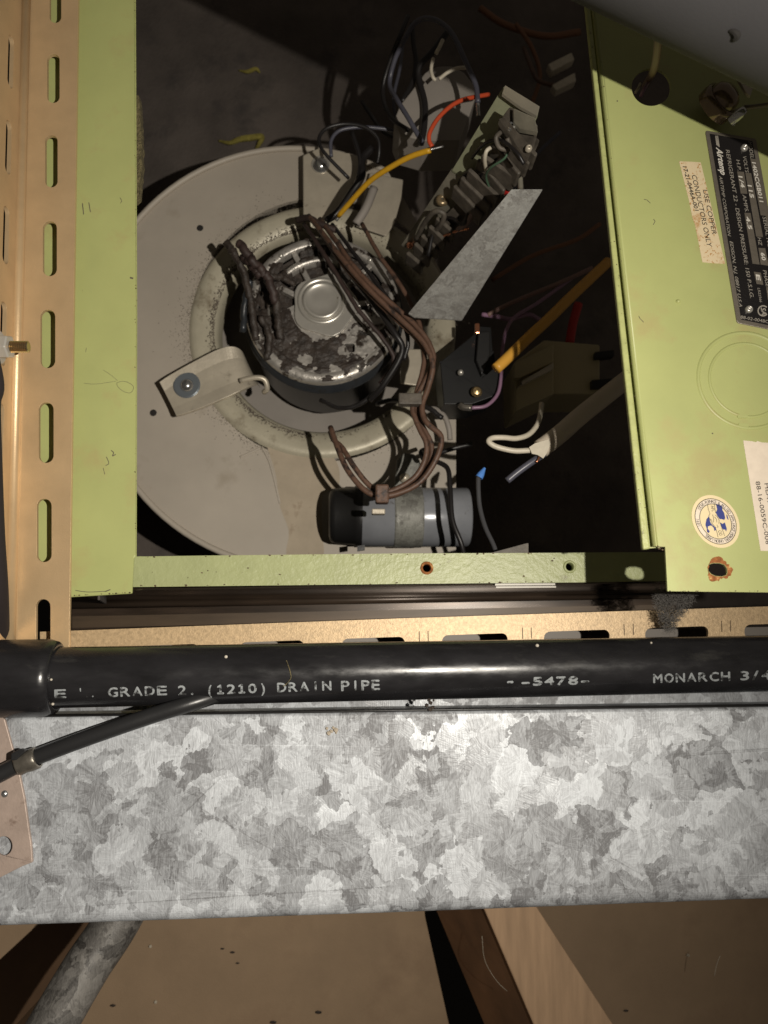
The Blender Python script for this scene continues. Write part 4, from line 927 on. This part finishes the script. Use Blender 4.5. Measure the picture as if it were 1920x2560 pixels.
for k, (pts, r) in enumerate((([(905, 255, 470), (935, 300, 460), (960, 330, 450), (1000, 352, 440)], 6), ([(1008, 100, 440), (1000, 170, 436), (985, 240, 432), (992, 300, 430), (1030, 350, 428), (1060, 372, 424)], 5),
                              ([(1125, 270, 425), (1080, 280, 430), (1030, 300, 436), (1000, 318, 440)], 5), ([(880, 330, 436), (900, 400, 438), (890, 460, 440), (850, 520, 444)], 6))):
    W("tangle_wire", ["black wire coming in from the liner to the foot of the tangle", "thin black wire inside the blue grey loop", "black wire crossing the grey can behind the orange red wire", "black wire hanging from the loops down past the top strap"][k], pts, r, m_blackwire if k != 1 else m_bluewire)
for k, (pts, r) in enumerate((([(1290, 60, 560), (1330, 120, 560), (1350, 190, 560), (1330, 260, 560)], 6), ([(1200, 20, 580), (1260, 60, 580), (1360, 90, 580), (1450, 80, 580)], 9), ([(1400, 330, 560), (1330, 400, 560), (1260, 520, 560)], 5), ([(1500, 560, 520), (1440, 600, 520), (1330, 640, 520), (1230, 700, 520)], 6))):
    W("dim_wire", ["dim rusty wire deep in the dark upper right", "dim thick tube along the top of the dark interior", "dim thin wire behind the terminal board's right side", "dim wire entering from the right above the amber cable"][k], pts, r, M("rusty dim wire", (0.22, 0.10, 0.05), 0.6) if k != 2 else m_bluewire)
# rest of the tangle
_W = W
def W(name, label, pts, r, m, cat="wire", **k):
    return _W(name, label, [(x, y, c - (52 if x > 1000 else max(0, (x - 900) * 0.52))) if y < 400 else (x, y, c) for x, y, c in pts], r, m, cat, **k)
W("blue_grey_wire", "blue grey wire making a tall loop behind the blower top", [(1195, 256, 418), (1189, 211, 418), (1165, 157, 418), (1134, 90, 420), (1101, 56, 424), (1065, 46, 428), (1035, 60, 432), (1011, 100, 436), (987, 150, 438), (974, 211, 438), (993, 250, 434), (1017, 289, 432), (1038, 325, 430), (1056, 356, 430)], 7, m_bluewire)
W("crimp_terminal", "small tin crimp at the lower end of the blue grey loop", [(1194, 258, 418), (1196, 290, 420)], 6, m_tin, cat="terminal", sides=8)
W("black_loop", "black strand forming the outer left loop of the tangle", [(1020, 40, 460), (1000, 90, 458), (980, 140, 456), (962, 195, 455), (957, 235, 455), (966, 275, 452), (990, 305, 450), (1020, 325, 448)], 6.5, m_blackwire)  # black strand along the tangle's outer left loop
W("black_thick_wire", "thick black wire slanting down through the tangle", [(1118, 80, 445), (1085, 125, 448), (1050, 165, 450), (1048, 200, 452), (1062, 260, 452), (1060, 320, 452), (1052, 360, 452)], 9, m_blackwire)
W("black_thick_wire", "short black wire left of the thick slanting one", [(1030, 60, 460), (1034, 110, 460), (1040, 160, 460), (1030, 210, 460), (1005, 255, 460)], 7, m_blackwire)
W("white_wire", "short upright white wire end near the top of the tangle", [(1107, 100, 430), (1099, 117, 430), (1090, 134, 431)], 5.5, m_white)
W("white_wire", "white wire curving down at the middle of the tangle", [(1083, 146, 432), (1078, 172, 432), (1082, 192, 432), (1089, 201, 433)], 5, m_white)
W("white_wire", "white wire lying across toward the blue grey loop", [(1098, 198, 430), (1118, 182, 429), (1142, 171, 428), (1164, 169, 428)], 5, m_white)
W("red_wire", "bright orange red wire arching down to the yellow wire's tip", [(1222, 236, 424), (1190, 242, 421), (1156, 250, 418), (1125, 267, 416), (1095, 296, 414), (1075, 330, 412), (1073, 352, 412), (1080, 366, 412)], 6, m_red)
W = _W
yw = thing("yellow_wire", "yellow wire slanting from the tangle down to the top of the motor", "wire", PT(950, 435, 410))
mk("insulation", wire([(1076, 375, 366), (1030, 390, 372), (983, 414, 380), (928, 450, 392), (885, 495, 405), (846, 540, 418)], 7.5, 6, 12), m_yellow, yw, smooth=True)
mk("bare_end", wire([(1074, 375, 366), (1092, 370, 366), (1108, 366, 366)], 3, 3, 8), m_tin, yw, smooth=True)
mk("bare_end", wire([(850, 535, 419), (845, 545, 420), (840, 552, 421)], 4, 3, 8), m_tin, yw, smooth=True)
can = mk("painted_can", slab([(1062, 182), (1078, 170), (1100, 165), (1132, 166), (1160, 180), (1182, 208), (1190, 240), (1170, 300), (1150, 350), (1060, 352), (1000, 335), (985, 300), (1000, 262), (1030, 225)], 405, 30), m_sooted, bevel=0.003, seg=3)
tag(can, "dull grey round cornered can behind the wire tangle", "can")

# ================================================================== TERMINAL BOARD
tb = thing("terminal_board", "slanting terminal board with a dusty black finned strip and loose wires", "terminal board", PT(1060, 640, 430))
def cb(x, y, off=0.0, top=(1300, 240, 306.0), bot=(1030, 620, 425.0)):
    """depth on the board's tilted plane: its upper end leans out toward us"""
    d = Vector((bot[0] - top[0], bot[1] - top[1])); t = (Vector((x, y)) - Vector(top[:2])).dot(d) / d.length_squared
    return 1.0 / ((1 - t) / top[2] + t / bot[2]) + off
def tslab(L, off, th): return slab([PT(x, y, cb(x, y, off)) for x, y in L], None, th, T=N)
def tpt(x, y, off=0.0): return PT(x, y, cb(x, y, off))
mk("backing_plate", tslab([(1248, 232), (1262, 214), (1349, 268), (1344, 290), (1318, 345), (1222, 480), (1130, 425)], 0, 1.5), m_termplate, tb, bevel=0.0004)
mk("folded_top", tslab([(1262, 212), (1350, 266), (1343, 290), (1300, 266), (1255, 233)], -4, 2.0), m_foldtin, tb, bevel=0.0004)
mk("lower_plate", tslab([(1130, 420), (1205, 462), (1155, 505), (1120, 560), (1030, 622), (1003, 612)], 1, 1.5), m_termplate2, tb, bevel=0.0004)
dA, dB = Vector((1335, 330)), Vector((1045, 650))
def fin3(x, y, w, l, ang, off, dep):
    a = math.radians(ang); u = Vector((math.cos(a), math.sin(a))); v = Vector((-u.y, u.x)); p = Vector((x, y))
    q = [p + u * w / 2 + v * l / 2, p - u * w / 2 + v * l / 2, p - u * w / 2 - v * l / 2, p + u * w / 2 - v * l / 2]
    c = cb(x, y, off)
    return slab([(k.x, k.y) for k in q], c, dep)
for i in range(15):
    t = 0.06 + i * 0.066
    x, y = dA.x + (dB.x - dA.x) * t - 12, dA.y + (dB.y - dA.y) * t + 2
    if 1125 < x < 1170: continue
    L = 104 if x > 1170 else 62 - (1125 - x) * 0.1
    mk("barrier_fin", fin3(x, y, 10, L, 132 + random.uniform(-8, 8), -13 + random.uniform(-1, 1), 11), m_term, tb, bevel=0.0008)
    if x > 1180 or x < 1110:
        mk("terminal_tongue", fin3(x + 5, y + 7, 11, L * 0.45, 132 + random.uniform(-12, 12), -8, 4), m_termplate2 if i % 3 == 0 else m_term, tb, bevel=0.0008)
mk("strip_base", tslab([(1322, 330), (1350, 350), (1318, 420), (1245, 505), (1170, 530), (1060, 665), (1030, 640), (1110, 540), (1150, 500), (1210, 400), (1270, 320)], -3, 3), m_term, tb, bevel=0.0006)
mk("end_block", tslab([(1247, 300), (1272, 262), (1335, 298), (1350, 318), (1332, 382), (1318, 396), (1300, 384)], -14, 13), m_term, tb, bevel=0.0012, seg=3)
mk("end_block_cover", tslab([(1284, 268), (1338, 292), (1346, 330), (1300, 322), (1285, 305)], -17, 3), m_termplate2, tb, bevel=0.0006)
mk("end_block_flange", tslab([(1247, 296), (1262, 290), (1332, 372), (1322, 394), (1308, 388)], -18, 4), m_term, tb, bevel=0.0008)
for (x, y, r, off, m_) in ((1280, 315, 13, -16, m_screw), (1164, 477, 10, -6, m_screw), (1322, 370, 9, -19, m_bracket), (1106, 499, 17, 0, m_brassd), (1025, 612, 9, -1, m_copper)):
    R_ = pm(r, cb(x, y)); mk("terminal_screw", lathe(tpt(x, y, off), -N, [(R_ * 0.2, 0.0007), (R_ * 0.25, 0.0012), (R_ * 0.7, 0.0010), (R_, 0.0003), (R_, -0.001)], 20), m_, tb, smooth=True)
for (pts, r, m_) in (([(1228, 368, -16), (1216, 378, -20), (1212, 400, -20), (1215, 424, -16)], 5.5, m_white),
                     ([(1275, 365, -16), (1262, 395, -20), (1228, 418, -22), (1215, 438, -18), (1222, 465, -14), (1232, 478, -10)], 3.2, m_greenw),
                     ([(1252, 330, -16), (1240, 345, -20), (1250, 370, -20), (1275, 372, -18), (1268, 345, -18)], 6.5, m_term),
                     ([(1232, 482, -10), (1205, 505, -10), (1182, 535, -12), (1160, 565, -12), (1145, 575, -12)], 8, m_pinkw),
                     ([(1172, 572, -12), (1150, 575, -13), (1130, 582, -13), (1105, 592, -12)], 3.6, m_copper),
                     ([(1246, 481, -8), (1276, 476, -8)], 9, m_darkred), ([(1300, 425, -8), (1278, 448, -10), (1255, 468, -10)], 9, m_bracket), ([(1298, 420, -6), (1302, 475, -6)], 8, m_termplate2),
                     ([(1040, 600, -8), (1060, 560, -12), (1085, 530, -14), (1110, 535, -12), (1100, 565, -12), (1070, 590, -10)], 7, m_term)):
    mk("loose_conductor", wire([(x, y, cb(x, y, o)) for x, y, o in pts], r, 5, 9), m_, tb, smooth=True)

def cs(y): t = (y - 473) / 327.0; return 1.0 / ((1 - t) / 309.0 + t / 392.0)
fs = mk("flat_strip", slab([PT(x, y, cs(y)) for x, y in ((1021, 783), (1036, 793), (1155, 800), (1357, 473), (1279, 473))], None, 1.2, T=N), m_strip, bevel=0.0002)
tag(fs, "flat galvanised metal strip standing slantwise right of the motor", "metal strip")

# ================================================================== CAPACITOR
cap_ = thing("capacitor", "grey metal capacitor can with a black rubber boot lying under the brown leads", "capacitor", PT(990, 1370, 430))
A_, B_ = PT(905, 1293, 449), PT(1170, 1293, 451); dx = (B_ - A_).normalized(); RC = pm(75, 450)
mk("can_body", lathe(A_, dx, [(RC * 0.9, -0.001), (RC, 0), (RC, (B_ - A_).length - 0.001), (RC * 0.96, (B_ - A_).length), (0, (B_ - A_).length)], 48), m_cap, cap_, smooth=True)
A2 = PT(822, 1290, 449)
mk("rubber_boot", lathe(A2, dx, [(0, 0), (RC * 0.70, 0.0), (RC * 0.86, 0.0012), (RC * 0.93, 0.004), (RC * 0.98, 0.015), (RC * 1.02, 0.0155), (RC * 1.02, (A_ - A2).length)], 44), m_black, cap_, smooth=True)
ls = (PT(983, 1293, 449) - A_).length; le = (PT(1052, 1293, 450) - A_).length
mk("strap", lathe(A_, dx, [(RC, ls - 0.0002), (RC * 1.03, ls), (RC * 1.035, ls + 0.001), (RC * 1.035, le - 0.001), (RC * 1.03, le), (RC, le + 0.0002)], 48), m_strap, cap_, smooth=True)
mk("strap_tab", slab([(985, 1222), (992, 1150), (1010, 1132), (1035, 1135), (1050, 1150), (1052, 1222)], 452, 2), m_strap, cap_, bevel=0.0008)
mk("strap_screw", lathe(PT(1012, 1195, 450), -N, [(0, 0.003), (pm(8, 450), 0.002), (pm(13, 450), 0)], 18), m_bracket, cap_, smooth=True)
mk("boot_tag", slab([(893, 1365), (912, 1362), (912, 1375), (893, 1378)], 425, 2), m_black, cap_)
# leads at the capacitor's right
W("cap_wire_and_shadow", "black wire draped over the capacitor's right end", [(1060, 1125, 425), (1085, 1150, 420), (1118, 1170, 415), (1125, 1218, 408), (1131, 1299, 404), (1154, 1362, 404), (1165, 1420, 410)], 6.5, m_blackwire)  # black tube laid where a shadow crosses the capacitor
W("cap_wire_and_shadow", "black wire bending flat above the capacitor's right end", [(1180, 1110, 425), (1130, 1122, 425), (1085, 1138, 428), (1062, 1150, 432), (1052, 1130, 436), (1070, 1120, 440)], 6, m_blackwire)
W("spring_ring", "dirty coiled ring end above the capacitor", [(1062, 1030, 440), (1085, 1022, 438), (1110, 1040, 436), (1122, 1070, 436), (1125, 1100, 438)], 7, m_sooted, cat="ring")
W("glossy_grey_wire", "glossy dark grey wire curving down to the rail right of the capacitor", [(1196, 1190, 372), (1196, 1225, 372), (1200, 1270, 372), (1214, 1320, 370), (1236, 1368, 368), (1250, 1420, 368)], 6, M("glossy grey insulation", (0.07, 0.07, 0.075), 0.18), cat="wire")
bc_ = thing("blue_connector", "small blue wire connector glinting in the dark right of the capacitor", "connector", PT(1206, 1180, 372))
mk("connector_shell", lathe(PT(1200, 1190, 372), (UX * 0.6 + VZ).normalized(), [(pm(10, 372), -0.001), (pm(9, 372), 0.001), (pm(3, 372), 0.0048), (0, 0.005)], 14), m_blue, bc_)

# ================================================================== CABLES AT THE RIGHT
oc_ = mk("amber_cable", wire([(1520, 655, 418), (1440, 730, 408), (1374, 795, 400), (1320, 845, 396), (1271, 893, 394), (1240, 922, 393)], 14.5, 6, 16), m_orange, smooth=True)
tag(oc_, "amber sheathed cable whose cut end catches the light right of centre", "cable")
wc = thing("white_cable", "white sheathed cable cut open with a bare white loop and a black wire", "cable", PT(1340, 1130, 350))
mk("sheath", wire([(1620, 905, 372), (1552, 960, 362), (1457, 1035, 354), (1400, 1085, 350), (1352, 1122, 348)], 24, 6, 18), M("ivory sheath", (0.64, 0.55, 0.44), 0.5), wc, smooth=True)
mk("white_conductor", wire([(1356, 1124, 346), (1324, 1126, 346), (1285, 1127, 346), (1241, 1117, 346), (1222, 1104, 346), (1232, 1095, 347), (1260, 1094, 348), (1291, 1096, 350), (1322, 1086, 354), (1344, 1060, 360), (1352, 1030, 366), (1354, 1010, 372)], 7, 6, 12), m_white, wc, smooth=True)
mk("black_conductor", wire([(1360, 1135, 348), (1325, 1158, 348), (1292, 1182, 349), (1268, 1202, 350)], 9, 5, 12), m_bluewire, wc, smooth=True)
mk("bare_conductor", wire([(1350, 1132, 346), (1346, 1148, 345), (1340, 1156, 345)], 3, 3, 8), m_copper, wc, smooth=True)
mk("jacket_flap", slab([(1323, 1118), (1338, 1108), (1372, 1098), (1376, 1110), (1366, 1135), (1358, 1146), (1344, 1137), (1330, 1134)], 343.5, 0.8), m_white, wc)
W("lilac_wire", "thin lilac wire bowing behind the amber cable's end", [(1430, 695, 440), (1346, 756, 430), (1290, 790, 424), (1268, 820, 420), (1258, 860, 418), (1254, 900, 418), (1253, 940, 417), (1244, 985, 416), (1216, 1014, 414), (1178, 1020, 414)], 4.8, m_purple)
W("mauve_wire", "dim mauve wire above the amber cable, uppermost of the three", [(1480, 670, 440), (1402, 706, 436), (1319, 740, 432), (1260, 766, 430), (1220, 788, 430)], 6, M("dim mauve insulation", (0.25, 0.15, 0.13), 0.5))
W("mauve_wire", "dim mauve wire kinked below the uppermost one", [(1205, 786, 432), (1245, 792, 430), (1277, 798, 428), (1320, 786, 430), (1350, 800, 434)], 6, m_purple)
W("dark_red_wire", "dark red wire deep in shade behind the amber cable", [(1446, 760, 470), (1432, 810, 470), (1424, 860, 470)], 12, m_darkred)
rb = thing("relay_block", "ivory relay block dim in the shaded right of the cabinet", "relay", PT(1380, 1030, 470))
mk("relay_body", slab([(1286, 905), (1360, 850), (1500, 862), (1500, 985), (1382, 985), (1290, 1030)], 452, 40), m_block, rb, bevel=0.001)
mk("relay_front", slab([(1284, 908), (1385, 860), (1385, 905), (1300, 945), (1284, 945)], 446, 6), m_block, rb, bevel=0.0008)
mk("relay_front", slab([(1302, 960), (1385, 918), (1385, 985), (1288, 1028), (1288, 975)], 446, 6), m_block, rb, bevel=0.0008)
mk("relay_clip", slab([(1305, 952), (1384, 906), (1384, 922), (1305, 962)], 443, 4), m_white, rb, bevel=0.0005)
mk("relay_pin", slab([(1488, 880), (1535, 875), (1535, 890), (1488, 896)], 448, 6), m_black, rb)
mk("relay_pin", slab([(1480, 950), (1530, 946), (1525, 968), (1480, 970)], 448, 6), m_black, rb)
bk = thing("black_relay", "black plastic relay with brass terminals left of the amber cable's end", "relay", PT(1190, 1000, 425))
m_rel = M("relay plastic", (0.0075, 0.0075, 0.008), 0.4)
mk("relay_case", slab([(1100, 905), (1190, 832), (1192, 815), (1228, 818), (1232, 880), (1222, 930), (1202, 946), (1240, 915), (1262, 905), (1262, 940), (1235, 990), (1180, 1010), (1110, 1010)], 420, 30), m_rel, bk, bevel=0.0015)
mk("relay_ridge", slab([(1196, 828), (1226, 826), (1226, 885), (1205, 938), (1190, 900)], 415, 6), m_black, bk, bevel=0.0008)
mk("brass_terminal", box(PT(1193, 822, 412), UX * pm(6, 412), VZ * pm(14, 412), N * 0.001), m_copper, bk, bevel=0.0005)
mk("brass_terminal", lathe(PT(1192, 978, 414), -N, [(0, 0.0015), (pm(10, 414), 0.001), (pm(15, 414), -0.001)], 12), M("brass", (0.5, 0.36, 0.18), 0.3, 0.8), bk)
mk("spade_crimp", wire([(1180, 1020, 413), (1160, 1018, 414), (1150, 1012, 415)], 9, 3, 10), m_zincdark, bk, smooth=True)
mk("status_screw", lathe(PT(1152, 930, 414), -N, [(0, 0.001), (pm(6, 414), 0.0006), (pm(8, 414), -0.001)], 14), m_alu_clean, bk, smooth=True)
hk = thing("connector_pair", "pair of pale plug connectors deep in the dark upper right of the cabinet", "connector", PT(1400, 220, 560))
mk("plug_shell", slab([(1370, 160), (1430, 130), (1437, 148), (1380, 178)], 540, 8), m_white, hk, bevel=0.001)
mk("plug_shell", slab([(1380, 212), (1438, 180), (1441, 202), (1390, 226)], 540, 8), m_white, hk, bevel=0.001)
mk("plug_lead", wire([(1310, 120, 560), (1325, 160, 552), (1345, 200, 548), (1390, 215, 545)], 6), m_brown, hk, smooth=True)

# ================================================================== BELOW THE DUCT
pl = mk("plywood_sheet", slab([(200, 2150), (1055, 2150), (1062, 2290), (1122, 2560), (1180, 2900), (120, 2900), (150, 2560), (330, 2300)], 560, 10), m_ply); tag(pl, "brown hardboard sheet below the duct, left of the timber", "board")
p2 = mk("plywood_sheet", slab([(1150, 2150), (2400, 2150), (2400, 2900), (1400, 2900)], 545, 10), m_ply); tag(p2, "brown hardboard sheet below the duct, right of the timber", "board")
p3 = mk("plywood_sheet", slab([(-300, 2200), (180, 2200), (78, 2326), (0, 2398), (-300, 2640)], 560, 10), m_ply); tag(p3, "tan corner of board at the far lower left under the duct", "board")
tm = thing("timber_joist", "pale sawn timber joist slanting down below the duct", "timber", PT(1330, 2560, 480))
tf = [(1150, 2140), (1262, 2140), (1350, 2280), (1535, 2565), (1700, 2830), (1450, 2830), (1335, 2565), (1215, 2285)]
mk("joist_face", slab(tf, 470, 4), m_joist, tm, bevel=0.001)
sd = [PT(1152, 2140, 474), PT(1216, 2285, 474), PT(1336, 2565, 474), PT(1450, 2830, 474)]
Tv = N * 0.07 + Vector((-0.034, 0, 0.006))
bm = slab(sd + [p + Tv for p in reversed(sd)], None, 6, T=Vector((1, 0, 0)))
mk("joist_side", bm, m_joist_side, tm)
bb = mk("dark_board", slab([(-400, 2200), (330, 2200), (300, 2700), (-400, 2700)], 640, 8), M("deep brown board", (0.15, 0.085, 0.045), 0.8, var=0.2, vscale=20)); tag(bb, "dark brown board in the gap behind the steel conduit", "board")  # dark brown sheet filling the opening beside the conduit
cn = mk("steel_conduit", wire([(420, 2060, 455), (300, 2290, 440), (215, 2420, 430), (130, 2565, 420), (20, 2760, 410)], 54, 8, 40), m_conduit, smooth=True)
tag(cn, "mottled grey steel conduit slanting down at the lower left", "conduit")
tn = mk("timber_batten", slab([(262, 2270), (245, 2270), (228, 2325), (125, 2470), (40, 2562), (-60, 2700), (-20, 2700), (75, 2562), (160, 2470), (262, 2325)], 452, 14), m_joist)
tag(tn, "thin tan batten edge just left of the steel conduit", "batten")

for k, (L, w) in enumerate((([(1205, 2340), (1212, 2400), (1240, 2450), (1268, 2478)], 0.5), ([(1800, 2390), (1792, 2410), (1786, 2440)], 0.7))):
    o = mk("cobweb_strand", wire([(x, y, 466 + i_ * 2) for i_, (x, y) in enumerate(L)], w, 5, 5), m_white, smooth=True)
    tag(o, ["long cobweb strand in front of the timber joist's dark side", "faint cobweb strand over the right hand board"][k], "cobweb", "cobweb strands below the duct")
for k, (x, y, r, lb) in enumerate(((282, 2514, 6, "dark crumb on the left hand board nearest the conduit"), (556, 2372, 4, "dark crumb near the middle of the left hand board"), (581, 2381, 5, "larger dark crumb in the middle of the left hand board"), (594, 2408, 4, "lowest of the three dark crumbs in the middle of the left hand board"),
                                   (796, 2531, 7, "dark crumb at the lower right of the left hand board"), (683, 2556, 7, "dark crumb at the bottom edge of the left hand board"), (1565, 2527, 5, "dark crumb on the right hand board"))):
    bm = bmesh.new(); c_ = 544 if x > 1200 else 559
    bmesh.ops.create_icosphere(bm, subdivisions=1, radius=pm(r, c_) , matrix=Matrix.Translation(PT(x, y, c_)) @ Matrix.Diagonal((1.3, 0.3, 0.6, 1)))
    tag(mk("crumb", bm, m_grime), lb, "crumb", "crumbs on the boards below the duct")
for k, (x, y) in enumerate(((376, 2366), (389, 2505), (1720, 2388))):
    bm = bmesh.new(); c_ = 543 if x > 1200 else 558
    bmesh.ops.create_icosphere(bm, subdivisions=1, radius=pm(4, c_), matrix=Matrix.Translation(PT(x, y, c_)))
    tag(mk("pale_fleck", bm, m_white), ["pale fleck just under the duct right of the conduit", "pale fleck low on the left hand board", "pale fleck on the right hand board"][k], "fleck", "pale flecks on the boards below the duct")
for k, (pts, r) in enumerate((([(1180, 395, 345), (1210, 360, 325), (1250, 350, 312), (1290, 380, 305), (1310, 410, 306)], 5), ([(1070, 640, 400), (1085, 580, 392), (1120, 545, 384), (1160, 560, 372), (1178, 520, 362), (1215, 500, 350)], 5.5), ([(1140, 470, 372), (1170, 430, 352), (1200, 440, 344), (1222, 400, 330)], 6))):
    o = mk("strip_wire", wire(pts, r, 6, 9, wob=0.5), m_blackwire, smooth=True)
    tag(o, ["black wire curling over the terminal board's upper end block", "black wire snaking along the terminal board's lower end", "short black wire bridging the middle of the terminal board"][k], "wire", "black wires on the terminal board")
GR = {"insulation_scrap": "scraps of insulation on the liner", "plywood_sheet": "boards below the duct", "black_wire_loop": "wire loops over the blower's top",
      "white_wire": "white wire ends in the tangle", "mauve_wire": "dim mauve wires above the amber cable", "cap_wire_and_shadow": "black wires at the capacitor's right end",
      "black_thick_wire": "thick black wires in the tangle", "black_lead": "black leads at the motor", "motor_lead": "dark leads on the motor", "tangle_wire": "black wires in the tangle", "dim_wire": "dim wires deep in the cabinet"}
for o in list(COL.objects):
    if o.parent is None and o.name.split('.')[0] in GR: o['group'] = GR[o.name.split('.')[0]]
